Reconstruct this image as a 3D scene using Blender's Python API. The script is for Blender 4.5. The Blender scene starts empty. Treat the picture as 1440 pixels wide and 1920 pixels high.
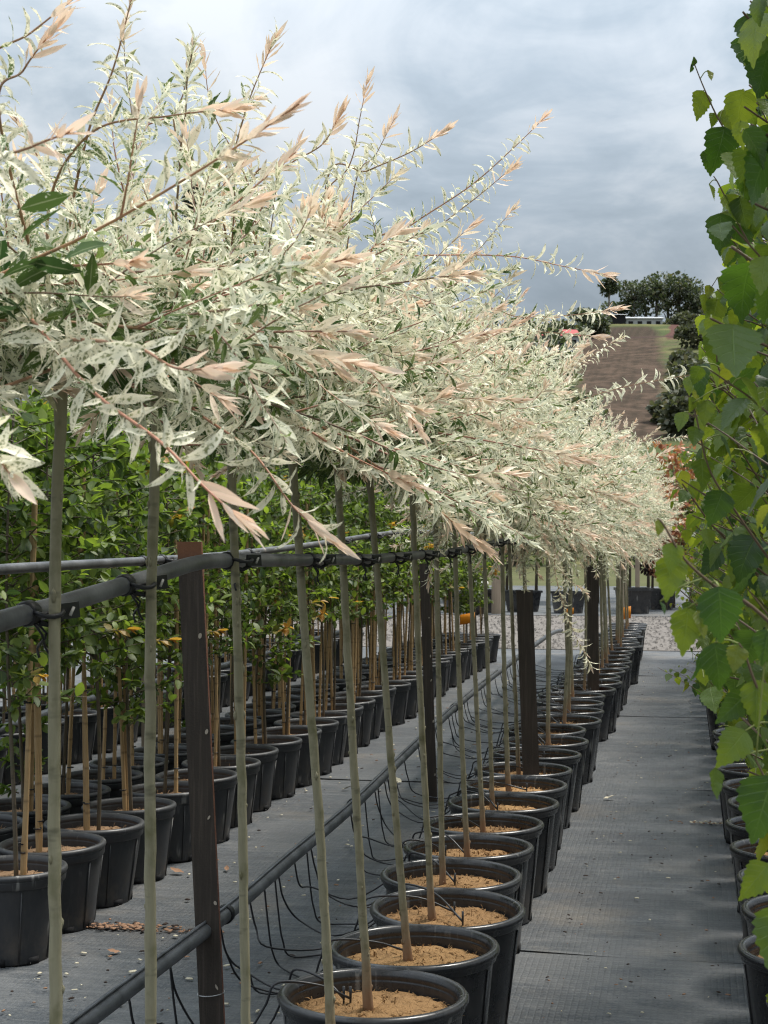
import bpy, math, random
import numpy as np

# ------------------------------------------------------------------ camera, sky, sun, exposure
scene = bpy.context.scene
COL = scene.collection
R = math.radians
FPX = 2900.0                                   # focal length in photo pixels (photo 1440 x 1920)
YAW, PITCH, CAMZ = R(11.16), R(0.79), 1.5
cam_data = bpy.data.cameras.new('camera')
cam = bpy.data.objects.new('camera', cam_data); COL.objects.link(cam)
cam.location = (0, 0, CAMZ)
cam.rotation_euler = (R(90) + PITCH, 0, YAW)
cam_data.sensor_fit = 'VERTICAL'; cam_data.sensor_height = 36.0
cam_data.lens = FPX / 1920 * 36.0
cam_data.clip_start = 0.05; cam_data.clip_end = 2000
cam_data.dof.use_dof = True
cam_data.dof.focus_distance = 3.2
cam_data.dof.aperture_fstop = 26
scene.camera = cam

SUN_EL, SUN_AZ = R(64), R(48)                  # azimuth clockwise from +Y (the way the rows run)
world = bpy.data.worlds.new('World'); scene.world = world
world.use_nodes = True
wn = world.node_tree.nodes; wl = world.node_tree.links
wn.clear()

def wnode(t, **kw):
    n = wn.new(t)
    for k, v in kw.items():
        setattr(n, k, v)
    return n

def wmath(op, a, b=None, clamp=False):
    n = wnode('ShaderNodeMath', operation=op); n.use_clamp = clamp
    for i, v in enumerate((a, b)):
        if v is None: continue
        if isinstance(v, (int, float)): n.inputs[i].default_value = v
        else: wl.new(v, n.inputs[i])
    return n.outputs[0]

w_out = wnode('ShaderNodeOutputWorld')
w_bg = wnode('ShaderNodeBackground'); w_bg.inputs['Strength'].default_value = 0.1
sky = wnode('ShaderNodeTexSky', sky_type='NISHITA')
sky.sun_disc = False; sky.sun_elevation = SUN_EL; sky.sun_rotation = SUN_AZ
sky.air_density = 1.0; sky.dust_density = 2.0
tc = wnode('ShaderNodeTexCoord')
sep = wnode('ShaderNodeSeparateXYZ'); wl.new(tc.outputs['Generated'], sep.inputs[0])
zz = wmath('ADD', wmath('MAXIMUM', sep.outputs['Z'], 0.0), 0.42)
cu = wmath('DIVIDE', sep.outputs['X'], zz); cv = wmath('DIVIDE', sep.outputs['Y'], zz)
comb = wnode('ShaderNodeCombineXYZ'); wl.new(cu, comb.inputs[0]); wl.new(cv, comb.inputs[1])
mp = wnode('ShaderNodeMapping'); wl.new(comb.outputs[0], mp.inputs['Vector'])
mp.inputs['Rotation'].default_value = (0, 0, R(24)); mp.inputs['Scale'].default_value = (0.8, 1.15, 1)
mp.inputs['Location'].default_value = (3.1, 1.55, 0)
nz1 = wnode('ShaderNodeTexNoise'); wl.new(mp.outputs[0], nz1.inputs['Vector'])
nz1.inputs['Scale'].default_value = 2.5; nz1.inputs['Detail'].default_value = 7; nz1.inputs['Roughness'].default_value = 0.54
nz1.inputs['Distortion'].default_value = 0.9
ramp = wnode('ShaderNodeValToRGB'); 
nz3 = wnode('ShaderNodeTexNoise'); wl.new(mp.outputs[0], nz3.inputs['Vector'])
nz3.inputs['Scale'].default_value = 7.5; nz3.inputs['Detail'].default_value = 6; nz3.inputs['Roughness'].default_value = 0.58; nz3.inputs['Distortion'].default_value = 0.5
lump = wmath('ADD', wmath('MULTIPLY', nz1.outputs['Fac'], 0.74), wmath('MULTIPLY', nz3.outputs['Fac'], 0.26))
wl.new(lump, ramp.inputs['Fac'])
cr = ramp.color_ramp
cr.elements[0].position = 0.39; cr.elements[0].color = (1.7, 2.05, 2.38, 1)
cr.elements[1].position = 0.615; cr.elements[1].color = (3.4, 3.62, 3.85, 1)
e = cr.elements.new(0.465); e.color = (2.15, 2.52, 2.88, 1)
e = cr.elements.new(0.53); e.color = (2.85, 3.15, 3.45, 1)
# an overcast sky grows brighter towards the zenith
zen = wmath('MULTIPLY_ADD', wmath('MAXIMUM', sep.outputs['Z'], 0.0), 2.6)
zen.node.inputs[2].default_value = 0.33
cmul = wnode('ShaderNodeVectorMath', operation='SCALE'); wl.new(ramp.outputs['Color'], cmul.inputs[0]); wl.new(zen, cmul.inputs['Scale'])
nz2 = wnode('ShaderNodeTexNoise'); wl.new(mp.outputs[0], nz2.inputs['Vector']); nz2.inputs['Scale'].default_value = 0.8
cov = wnode('ShaderNodeMapRange'); wl.new(nz2.outputs['Fac'], cov.inputs['Value'])
cov.inputs['From Min'].default_value = 0.3; cov.inputs['From Max'].default_value = 0.5
cov.inputs['To Min'].default_value = 0.86; cov.inputs['To Max'].default_value = 1.0
wmix = wnode('ShaderNodeMix', data_type='RGBA')
wl.new(cov.outputs[0], wmix.inputs[0]); wl.new(sky.outputs[0], wmix.inputs[6]); wl.new(cmul.outputs[0], wmix.inputs[7])
wl.new(wmix.outputs[2], w_bg.inputs['Color']); wl.new(w_bg.outputs[0], w_out.inputs[0])

sun_data = bpy.data.lights.new('sun', 'SUN'); sun_data.energy = 2.2; sun_data.angle = R(14); sun_data.color = (1.0, 0.955, 0.88)
sun = bpy.data.objects.new('sun', sun_data); COL.objects.link(sun)
sun.rotation_euler = (R(90) - SUN_EL, 0, math.pi - SUN_AZ)
sun.location = (0, 0, 20)

scene.view_settings.view_transform = 'Standard'; scene.view_settings.look = 'None'
scene.view_settings.exposure = 1.25; scene.view_settings.gamma = 1
scene.view_settings.use_curve_mapping = False
scene.cycles.filter_width = 1.15; scene.cycles.max_bounces = 4; scene.cycles.diffuse_bounces = 3; scene.cycles.glossy_bounces = 3
scene.cycles.transmission_bounces = 3; scene.cycles.caustics_reflective = False; scene.cycles.caustics_refractive = False; scene.cycles.transparent_max_bounces = 6

# ------------------------------------------------------------------ helpers
rnd = random.Random(11)
rng = np.random.default_rng(7)
A3 = np.array
C0 = A3([0, 0, CAMZ])
FW = A3([-math.sin(YAW) * math.cos(PITCH), math.cos(YAW) * math.cos(PITCH), math.sin(PITCH)])
RT = A3([math.cos(YAW), math.sin(YAW), 0.0])
UP = np.cross(RT, FW)

def PX(px, py, d):
    return C0 + d * (FW + RT * (px - 720) / FPX - UP * (py - 960) / FPX)
def on_z(px, py, z):
    v = FW + RT * (px - 720) / FPX - UP * (py - 960) / FPX
    return C0 + v * ((z - CAMZ) / v[2])
def on_x(px, py, x):
    v = FW + RT * (px - 720) / FPX - UP * (py - 960) / FPX
    return C0 + v * (x / v[0])
def proj(p):
    q = np.asarray(p, float) - C0
    d = q @ FW
    dd = np.where(np.abs(d) < 1e-6, 1e-6, d)
    return 720 + FPX * (q @ RT) / dd, 960 - FPX * (q @ UP) / dd, d
def nrm(v):
    v = np.asarray(v, float)
    return v / np.maximum(np.linalg.norm(v, axis=-1, keepdims=True), 1e-9)

ORD = ('first second third fourth fifth sixth seventh eighth ninth tenth eleventh twelfth thirteenth fourteenth fifteenth '
       'sixteenth seventeenth eighteenth nineteenth twentieth').split()
def ordinal(i):                                # 0-based
    if i < 20: return ORD[i]
    tens = {2: 'twenty', 3: 'thirty', 4: 'forty', 5: 'fifty'}; t, u = divmod(i + 1, 10)
    if u == 0: return {2: 'twentieth', 3: 'thirtieth', 4: 'fortieth', 5: 'fiftieth'}[t]
    return tens[t] + '-' + ORD[u - 1]

def tag(o, label=None, cat=None, group=None, kind=None):
    if label: o['label'] = label
    if cat: o['category'] = cat
    if group: o['group'] = group
    if kind: o['kind'] = kind
    return o
def obj(name, me, parent=None, loc=(0, 0, 0), rot=(0, 0, 0), scale=(1, 1, 1)):
    o = bpy.data.objects.new(name, me); COL.objects.link(o)
    o.location = loc; o.rotation_euler = rot; o.scale = scale if not isinstance(scale, (int, float)) else (scale,) * 3
    if parent is not None: o.parent = parent
    return o
def empty(name, loc=(0, 0, 0), rz=0.0, scale=1.0):
    o = bpy.data.objects.new(name, None); COL.objects.link(o)
    o.location = loc; o.rotation_euler = (0, 0, rz); o.scale = (scale,) * 3
    o.empty_display_size = 0.05
    return o

def build_mesh(name, V, F, mats, mi=None, tint=None, luv=None, smooth=True):
    me = bpy.data.meshes.new(name)
    V = np.asarray(V, np.float32).reshape(-1, 3)
    F = [np.asarray(f, np.int32) for f in F] if isinstance(F, list) else [np.asarray(F, np.int32)]
    F = [f for f in F if len(f)]
    me.vertices.add(len(V)); me.vertices.foreach_set('co', V.ravel())
    tot = sum(f.size for f in F); npoly = sum(len(f) for f in F)
    me.loops.add(tot); me.polygons.add(npoly)
    me.loops.foreach_set('vertex_index', np.concatenate([f.ravel() for f in F]))
    sizes = np.concatenate([np.full(len(f), f.shape[1], np.int32) for f in F])
    starts = np.concatenate([[0], np.cumsum(sizes)[:-1]]).astype(np.int32)
    me.polygons.foreach_set('loop_start', starts)
    me.polygons.foreach_set('loop_total', sizes)
    if mi is not None: me.polygons.foreach_set('material_index', np.asarray(mi, np.int32))
    me.polygons.foreach_set('use_smooth', np.full(npoly, bool(smooth)))
    for m in (mats if isinstance(mats, (list, tuple)) else [mats]): me.materials.append(m)
    me.update(calc_edges=True)
    if tint is not None:
        a = me.attributes.new('tint', 'FLOAT_COLOR', 'POINT')
        t4 = np.ones((len(V), 4), np.float32); t4[:, :3] = tint
        a.data.foreach_set('color', t4.ravel())
    if luv is not None:
        a = me.attributes.new('luv', 'FLOAT_VECTOR', 'POINT')
        l3 = np.zeros((len(V), 3), np.float32); l3[:, :2] = luv
        a.data.foreach_set('vector', l3.ravel())
    return me

class MB:
    """collects shapes and links them as one mesh"""
    def __init__(s): s.V = []; s.Q = []; s.T = []; s.n = 0; s.qm = []; s.tm = []
    def add(s, V, F, m=0):
        V = np.asarray(V, float).reshape(-1, 3)
        for f in F:
            if len(f) == 4: s.Q.append([i + s.n for i in f]); s.qm.append(m)
            else:
                for k in range(1, len(f) - 1):
                    s.T.append([f[0] + s.n, f[k] + s.n, f[k + 1] + s.n]); s.tm.append(m)
        s.V.append(V); s.n += len(V); return s
    def box(s, c, size, m=0, rot=None, taper=1.0):
        hx, hy, hz = [v / 2 for v in size]
        P = A3([[x, y, z] for z in (-hz, hz) for y in (-hy, hy) for x in (-hx, hx)], float)
        P[4:, :2] *= taper
        if rot is not None: P = P @ np.asarray(rot).T
        return s.add(P + A3(c), [(0, 2, 3, 1), (4, 5, 7, 6), (0, 1, 5, 4), (2, 6, 7, 3), (0, 4, 6, 2), (1, 3, 7, 5)], m)
    def lathe(s, prof, c=(0, 0, 0), n=32, m=0):
        prof = A3(prof, float); a = np.linspace(0, 2 * np.pi, n, endpoint=False)
        k = len(prof)
        V = np.zeros((k, n, 3)); V[:, :, 0] = prof[:, :1] * np.cos(a); V[:, :, 1] = prof[:, :1] * np.sin(a); V[:, :, 2] = prof[:, 1:2]
        F = [(i * n + j, i * n + (j + 1) % n, (i + 1) * n + (j + 1) % n, (i + 1) * n + j) for i in range(k - 1) for j in range(n)]
        return s.add(V.reshape(-1, 3) + A3(c), F, m)
    def tube(s, pts, rad, n=8, m=0, caps=True):
        V, Q = tubes(A3(pts, float)[None], np.broadcast_to(np.asarray(rad, float), (len(pts),))[None], n)
        F = [tuple(q) for q in Q]
        k = len(pts)
        if caps:
            F.append(tuple(range(n))[::-1]); F.append(tuple((k - 1) * n + j for j in range(n)))
        return s.add(V, F, m)
    def mesh(s, name, mats, smooth=True):
        V = np.concatenate(s.V)
        F = []
        if s.Q: F.append(A3(s.Q))
        if s.T: F.append(A3(s.T))
        return build_mesh(name, V, F, mats, mi=s.qm + s.tm, smooth=smooth)
    def build(s, name, mats, parent=None, smooth=True, **kw):
        return obj(name, s.mesh(name, mats, smooth), parent, **kw)

def tubes(P, Rd, sides=4):
    """P (N,m,3) polylines, Rd (N,m) radii -> verts, quads"""
    N, m, _ = P.shape
    T = np.zeros_like(P)
    T[:, 1:-1] = P[:, 2:] - P[:, :-2]; T[:, 0] = P[:, 1] - P[:, 0]; T[:, -1] = P[:, -1] - P[:, -2]
    T = nrm(T)
    ref = np.where(np.abs(T[:, :1, 2:3]) > 0.85, A3([1.0, 0.13, 0]), A3([0.07, 0.1, 1.0]))
    S = nrm(np.cross(T, np.broadcast_to(ref, T.shape))); B = np.cross(T, S)
    a = np.linspace(0, 2 * np.pi, sides, endpoint=False)
    V = P[:, :, None, :] + Rd[:, :, None, None] * (S[:, :, None, :] * np.cos(a)[:, None] + B[:, :, None, :] * np.sin(a)[:, None])
    i = np.arange(m - 1)[:, None]; j = np.arange(sides)[None]; jn = (j + 1) % sides
    q = np.stack([i * sides + j, i * sides + jn, (i + 1) * sides + jn, (i + 1) * sides + j], -1).reshape(-1, 4)
    Q = (q[None] + (np.arange(N) * m * sides)[:, None, None]).reshape(-1, 4)
    return V.reshape(-1, 3), Q

def catmull(pts, n):
    pts = A3(pts, float)
    P = np.vstack([2 * pts[0] - pts[1], pts, 2 * pts[-1] - pts[-2]])
    seg = len(pts) - 1
    u = np.linspace(0, seg, n); k = np.minimum(u.astype(int), seg - 1); t = (u - k)[:, None]
    p0, p1, p2, p3 = P[k], P[k + 1], P[k + 2], P[k + 3]
    return 0.5 * (2 * p1 + (p2 - p0) * t + (2 * p0 - 5 * p1 + 4 * p2 - p3) * t ** 2 + (3 * p1 - p0 - 3 * p2 + p3) * t ** 3)

# ---- leaves: a template (tv along, sv across) laid out N times
def grid_template(ts, ws, ss, tooth=None):
    tv, sv, uu = [], [], []
    for i, (t, w) in enumerate(zip(ts, ws)):
        for s in ss:
            tt, wv = t, s * w
            if tooth is not None and abs(s) == 1: tt += tooth[i][0]; wv *= 1 + tooth[i][1]
            tv.append(tt); sv.append(wv); uu.append(s)
    k = len(ss)
    F = [(i * k + j, i * k + j + 1, (i + 1) * k + j + 1, (i + 1) * k + j) for i in range(len(ts) - 1) for j in range(k - 1)]
    return A3(tv), A3(sv), A3(uu, float), A3(F)

def leaf_batch(tpl, base, D, U, L, W, fold=0.25, curl=0.25, twist=0.0, wave=0.0):
    tv, sv, uu, F = tpl
    n, k = len(base), len(tv)
    col = lambda x: np.broadcast_to(np.asarray(x, float), (n,))[:, None]
    D = nrm(D); S = np.cross(D, U); S = nrm(S); Nn = np.cross(S, D)
    L, W, fold, curl, twist, wave = map(col, (L, W, fold, curl, twist, wave))
    th = curl * 1.6 * tv                        # bend angle along the leaf
    thc = np.where(np.abs(curl) < 1e-3, 1e-3, curl) * 1.6
    al = np.sin(thc * tv) / thc * L; dn = (1 - np.cos(thc * tv)) / thc * L
    lift = fold * np.abs(sv) * W + wave * W * np.sin(tv * 14 + sv * 2) * np.abs(sv)
    a = twist * tv
    ca, sa = np.cos(a), np.sin(a)
    Nb = Nn[:, None] * np.cos(th)[..., None] + D[:, None] * np.sin(th)[..., None]
    Sa = S[:, None] * ca[..., None] + Nb * sa[..., None]
    Na = Nb * ca[..., None] - S[:, None] * sa[..., None]
    V = base[:, None] + D[:, None] * al[..., None] - Nn[:, None] * dn[..., None] + Sa * (sv * W)[..., None] + Na * lift[..., None]
    Q = (F[None] + (np.arange(n) * k)[:, None, None]).reshape(-1, 4)
    luv = np.stack([np.broadcast_to(tv, (n, k)), np.broadcast_to(uu, (n, k))], -1).reshape(-1, 2)
    return V.reshape(-1, 3), Q, luv, k

class Foliage:
    def __init__(s): s.V = []; s.Q = []; s.t = []; s.l = []; s.m = []; s.n = 0
    def leaves(s, tpl, base, D, U, L, W, tint, m=0, **kw):
        if len(base) == 0: return
        V, Q, luv, k = leaf_batch(tpl, base, D, U, L, W, **kw)
        s.V.append(V); s.Q.append(Q + s.n); s.l.append(luv); s.t.append(np.repeat(tint, k, 0)); s.m.append(np.full(len(Q), m)); s.n += len(V)
    def stems(s, P, Rd, tint, sides=4, m=1):
        V, Q = tubes(P, Rd, sides)
        s.V.append(V); s.Q.append(Q + s.n); s.l.append(np.zeros((len(V), 2)))
        s.t.append(np.repeat(np.broadcast_to(tint, (len(P), 3)), P.shape[1] * sides, 0)); s.m.append(np.full(len(Q), m)); s.n += len(V)
    def mesh(s, name, mats):
        return build_mesh(name, np.concatenate(s.V), np.concatenate(s.Q), mats, np.concatenate(s.m), np.concatenate(s.t), np.concatenate(s.l))

# ------------------------------------------------------------------ materials
class NT:
    def __init__(s, name):
        s.mat = bpy.data.materials.new(name); s.mat.use_nodes = True
        s.nt = s.mat.node_tree; s.N = s.nt.nodes; s.L = s.nt.links
        s.N.clear(); s.out = s.N.new('ShaderNodeOutputMaterial')
    def put(s, sock, v):
        if hasattr(v, 'node'): s.L.new(v, sock)
        elif isinstance(v, (tuple, list)) and sock.type == 'RGBA' and len(v) == 3: sock.default_value = (*v, 1)
        else: sock.default_value = v
    def math(s, op, a, b=None, c=None, clamp=False):
        n = s.N.new('ShaderNodeMath'); n.operation = op; n.use_clamp = clamp
        for i, v in enumerate((a, b, c)):
            if v is not None: s.put(n.inputs[i], v)
        return n.outputs[0]
    def mix(s, f, a, b, mode='MIX'):
        n = s.N.new('ShaderNodeMix'); n.data_type = 'RGBA'; n.blend_type = mode; n.clamp_factor = True
        s.put(n.inputs[0], f); s.put(n.inputs[6], a); s.put(n.inputs[7], b); return n.outputs[2]
    def noise(s, vec, scale, detail=3, rough=0.55, dist=0.0):
        n = s.N.new('ShaderNodeTexNoise'); n.inputs['Scale'].default_value = scale
        n.inputs['Detail'].default_value = detail; n.inputs['Roughness'].default_value = rough; n.inputs['Distortion'].default_value = dist
        if vec is not None: s.L.new(vec, n.inputs['Vector'])
        return n.outputs['Fac']
    def mapping(s, vec, scale=(1, 1, 1), rot=(0, 0, 0), loc=(0, 0, 0)):
        n = s.N.new('ShaderNodeMapping'); s.L.new(vec, n.inputs['Vector'])
        n.inputs['Scale'].default_value = scale; n.inputs['Rotation'].default_value = rot; n.inputs['Location'].default_value = loc
        return n.outputs[0]
    def coord(s, which='Object'):
        return s.N.new('ShaderNodeTexCoord').outputs[which]
    def geo(s, which='Position'):
        return s.N.new('ShaderNodeNewGeometry').outputs[which]
    def attr(s, name):
        n = s.N.new('ShaderNodeAttribute'); n.attribute_name = name; return n
    def sep(s, v):
        n = s.N.new('ShaderNodeSeparateXYZ'); s.L.new(v, n.inputs[0]); return n.outputs
    def rng(s, v, a, b, c=0.0, d=1.0, smooth=False):
        n = s.N.new('ShaderNodeMapRange'); n.clamp = True
        if smooth: n.interpolation_type = 'SMOOTHSTEP'
        for i, x in enumerate((v, a, b, c, d)): s.put(n.inputs[i], x)
        return n.outputs[0]
    def rand(s): return s.N.new('ShaderNodeObjectInfo').outputs['Random']
    def bump(s, h, strength=0.3, dist=0.01):
        n = s.N.new('ShaderNodeBump'); n.inputs['Strength'].default_value = strength; n.inputs['Distance'].default_value = dist
        s.L.new(h, n.inputs['Height']); return n.outputs[0]
    def surf(s, color, rough=0.6, spec=0.5, normal=None, metal=0.0, trans=None, tcol=None):
        p = s.N.new('ShaderNodeBsdfPrincipled')
        s.put(p.inputs['Base Color'], color); s.put(p.inputs['Roughness'], rough); s.put(p.inputs['Metallic'], metal)
        s.put(p.inputs['Specular IOR Level'], spec)
        if normal is not None: s.L.new(normal, p.inputs['Normal'])
        sh = p.outputs[0]
        if trans is not None:
            t = s.N.new('ShaderNodeBsdfTranslucent'); s.put(t.inputs['Color'], tcol if tcol is not None else color)
            if normal is not None: s.L.new(normal, t.inputs['Normal'])
            m = s.N.new('ShaderNodeMixShader'); s.put(m.inputs[0], trans); s.L.new(sh, m.inputs[1]); s.L.new(t.outputs[0], m.inputs[2]); sh = m.outputs[0]
        s.L.new(sh, s.out.inputs['Surface']); return s.mat

def m_willow():
    s = NT('willow_leaf')
    t = s.sep(s.attr('tint').outputs['Vector']); uv = s.sep(s.attr('luv').outputs['Vector'])
    age, rn, pink = t[0], t[1], t[2]
    oc = s.coord('Object')
    n1 = s.noise(s.mapping(oc, (0.6, 1, 1)), 190, 3, 0.7, 0.9); n2 = s.noise(oc, 480, 2, 0.6)
    n = s.math('ADD', s.math('MULTIPLY', n1, 0.85), s.math('MULTIPLY', n2, 0.15))
    n = s.math('ADD', n, s.math('MULTIPLY', s.math('SUBTRACT', s.math('ABSOLUTE', uv[1]), 0.45), 0.14))
    thr = s.rng(age, 0.0, 0.7, 0.69, 0.41)
    lo = s.math('SUBTRACT', thr, 0.035); hi = s.math('ADD', thr, 0.035)
    mask = s.rng(n, lo, hi)
    green = s.mix(rn, (0.035, 0.08, 0.02), (0.16, 0.23, 0.05))
    cream = s.mix(rn, (0.80, 0.81, 0.63), (0.90, 0.855, 0.65))
    c = s.mix(mask, green, cream)
    peach = s.mix(rn, (0.84, 0.53, 0.36), (0.87, 0.64, 0.52))
    pk = s.mix(s.noise(oc, 30, 2), peach, (0.90, 0.78, 0.62))
    c = s.mix(pink, c, pk)
    rib = s.rng(s.math('ABSOLUTE', uv[1]), 0.0, 0.12, 0.35, 0.0)
    c = s.mix(rib, c, (0.60, 0.62, 0.38))
    return s.surf(c, 0.55, 0.3, trans=0.33)
def m_twig():
    s = NT('willow_twig')
    t = s.sep(s.attr('tint').outputs['Vector'])
    c = s.mix(t[0], (0.16, 0.12, 0.075), (0.45, 0.19, 0.14))
    c = s.mix(s.math('MULTIPLY', t[2], 0.8), c, (0.55, 0.30, 0.14))
    return s.surf(c, 0.45, 0.4)
def m_birch():
    s = NT('birch_leaf')
    t = s.sep(s.attr('tint').outputs['Vector']); uv = s.sep(s.attr('luv').outputs['Vector'])
    sa = s.math('ABSOLUTE', uv[1])
    v = s.math('SUBTRACT', s.math('MULTIPLY', uv[0], 7.5), s.math('MULTIPLY', sa, 1.5))
    fr = s.math('ABSOLUTE', s.math('SUBTRACT', s.math('FRACT', v), 0.5))
    vein = s.rng(fr, 0.0, 0.085, 1.0, 0.0, True)
    mid = s.rng(sa, 0.0, 0.055, 1.0, 0.0, True)
    vein = s.math('MAXIMUM', s.math('MULTIPLY', vein, 0.7), mid)
    oc = s.coord('Object'); n = s.noise(oc, 60, 3); nf = s.noise(oc, 500, 2)
    c = s.mix(t[0], (0.020, 0.058, 0.014), (0.125, 0.205, 0.016))
    c = s.mix(s.rng(t[2], 0, 1, 0, 0.75), c, (0.28, 0.24, 0.03))
    c = s.mix(s.math('MULTIPLY', n, 0.45), c, (0.010, 0.035, 0.010))
    c = s.mix(s.math('MULTIPLY', vein, 0.35), c, (0.24, 0.34, 0.10))
    tc_ = s.mix(t[0], (0.08, 0.17, 0.014), (0.37, 0.45, 0.028))
    tc_ = s.mix(s.rng(t[2], 0, 1, 0, 0.75), tc_, (0.55, 0.44, 0.04))
    h = s.math('ADD', s.math('MULTIPLY', vein, -1.0), s.math('MULTIPLY', nf, 0.25))
    h = s.math('ADD', h, s.math('MULTIPLY', s.noise(oc, 90, 2), 0.8))
    return s.surf(c, s.rng(n, 0.3, 0.7, 0.32, 0.5), 0.5, s.bump(h, 0.5, 0.0012), trans=0.42, tcol=tc_)
def m_leaf(name, dark, light, accent, rough=0.42, trans=0.3, boost=2.0):
    s = NT(name)
    t = s.sep(s.attr('tint').outputs['Vector']); uv = s.sep(s.attr('luv').outputs['Vector'])
    c = s.mix(t[0], dark, light); c = s.mix(t[2], c, accent)
    c = s.mix(s.rng(s.math('ABSOLUTE', uv[1]), 0, 0.1, 0.35, 0), c, light)
    tc_ = s.mix(1.0, c, (boost, boost * 1.1, boost * 0.6), 'MULTIPLY')
    return s.surf(c, rough, 0.5, trans=trans, tcol=tc_)
def m_bark(name, c1, c2, c3, base_brown=None, scale=60):
    s = NT(name)
    oc = s.coord('Object'); st = s.mapping(oc, (1, 1, 0.12))
    n = s.noise(st, scale * 2, 4); n2 = s.noise(oc, scale * 0.35, 4, 0.6)
    c = s.mix(n, c1, c2); c = s.mix(s.rng(n2, 0.5, 0.72), c, c3)
    if base_brown:
        z = s.sep(oc)[2]
        f = s.rng(s.math('ADD', z, s.math('MULTIPLY', s.noise(oc, 25, 3), 0.10)), 0.05, 0.24, 1.0, 0.0)
        c = s.mix(s.math('MULTIPLY', f, 0.85), c, base_brown)
    nb_ = s.noise(s.mapping(oc, (0.35, 0.35, 1)), scale * 0.55, 3, 0.6); c = s.mix(s.rng(nb_, 0.60, 0.70, 0, 0.65), c, tuple(v * .45 for v in c1))
    return s.surf(c, 0.6, 0.3, s.bump(n, 0.4, 0.002))
def m_plastic(name='pot_plastic', base=(0.012, 0.0125, 0.0135), rough=(0.18, 0.42), dust=0.17):
    s = NT(name)
    oc = s.coord('Object')
    n = s.noise(oc, 14, 4, 0.6); n2 = s.noise(s.mapping(oc, (1, 1, 0.2)), 70, 3)
    z = s.sep(oc)[2]
    d = s.math('MULTIPLY', s.rng(z, 0.0, 0.16, 1.0, 0.1), s.rng(n, 0.45, 0.75, 0.0, 1.0))
    c = s.mix(s.math('MULTIPLY', d, dust * 4), base, (0.16, 0.125, 0.09))
    c = s.mix(s.math('MULTIPLY', s.rng(n2, 0.5, 0.8), dust), c, (0.14, 0.13, 0.12))
    c = s.mix(s.math('MULTIPLY', s.rand(), 0.3), c, (0.045, 0.046, 0.05))
    dp = s.noise(s.mapping(oc, (1, 1, 0.06)), 45, 2, 0.5); dp = s.math('MULTIPLY', s.rng(dp, 0.60, 0.70), s.rng(s.noise(oc, 6, 2), 0.5, 0.62))
    c = s.mix(s.math('MULTIPLY', dp, 0.55), c, (0.30, 0.29, 0.27))
    return s.surf(c, s.rng(n, 0.3, 0.7, *rough), 0.5, s.bump(n2, 0.06, 0.002))
def m_mulch(name='coir_mulch', a=(0.26, 0.135, 0.05), b=(0.56, 0.35, 0.165)):
    s = NT(name)
    oc = s.coord('Object')
    n = s.noise(oc, 190, 4, 0.7); n2 = s.noise(oc, 22, 3)
    c = s.mix(n, a, b)
    c = s.mix(s.rng(n2, 0.55, 0.75, 0, 0.5), c, (0.10, 0.06, 0.03))
    c = s.mix(s.math('MULTIPLY', s.rand(), 0.6), c, (0.21, 0.12, 0.06))
    c = s.mix(s.rng(s.noise(oc, 9, 4, 0.7), 0.52, 0.68, 0, 0.55), c, (0.13, 0.075, 0.04))
    return s.surf(c, 0.9, 0.15, s.bump(n, 0.9, 0.01))
def m_pipe(name='poly_pipe', base=(0.05, 0.052, 0.056), worn=(0.17, 0.175, 0.185)):
    s = NT(name)
    oc = s.coord('Object')
    n = s.noise(oc, 9, 5, 0.65); nf = s.noise(oc, 160, 3)
    c = s.mix(s.rng(n, 0.35, 0.75), base, worn); c = s.mix(s.math('MULTIPLY', s.rng(nf, 0.6, 0.8), 0.25), c, (0.28, 0.27, 0.25))
    return s.surf(c, 0.45, 0.45, s.bump(nf, 0.1, 0.002))
def m_post():
    s = NT('rusty_post_steel')
    oc = s.coord('Object'); x = s.sep(oc)
    n = s.noise(s.mapping(oc, (1, 1, 0.15)), 40, 5, 0.65); nf = s.noise(oc, 130, 4)
    c = s.mix(n, (0.022, 0.018, 0.015), (0.068, 0.054, 0.044))
    edge = s.math('MULTIPLY', s.rng(s.sep(s.coord('Normal'))[0], 0.5, 0.7), s.rng(nf, 0.25, 0.5))
    c = s.mix(edge, c, (0.19, 0.075, 0.045))
    c = s.mix(s.rng(s.noise(s.mapping(oc, (1, 1, 0.04)), 90, 3, 0.6), 0.5, 0.7, 0, 0.5), c, (0.11, 0.085, 0.07))
    c = s.mix(s.rng(nf, 0.64, 0.78, 0, 0.45), c, (0.13, 0.065, 0.04))
    c = s.mix(s.rng(s.math('ADD', x[2], s.math('MULTIPLY', nf, 0.05)), 1.41, 1.47, 0, 0.8), c, (0.18, 0.075, 0.035))
    return s.surf(c, 0.68, 0.3, s.bump(nf, 0.5, 0.002))
def m_timber(name, c1, c2):
    s = NT(name)
    oc = s.coord('Object'); st = s.mapping(oc, (1, 1, 0.06))
    n = s.noise(st, 40, 5, 0.6); n2 = s.noise(oc, 4, 3)
    c = s.mix(n, c1, c2); c = s.mix(s.rng(n2, 0.5, 0.8, 0, 0.4), c, (0.09, 0.08, 0.07))
    return s.surf(c, 0.85, 0.2, s.bump(n, 0.4, 0.01))
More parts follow.
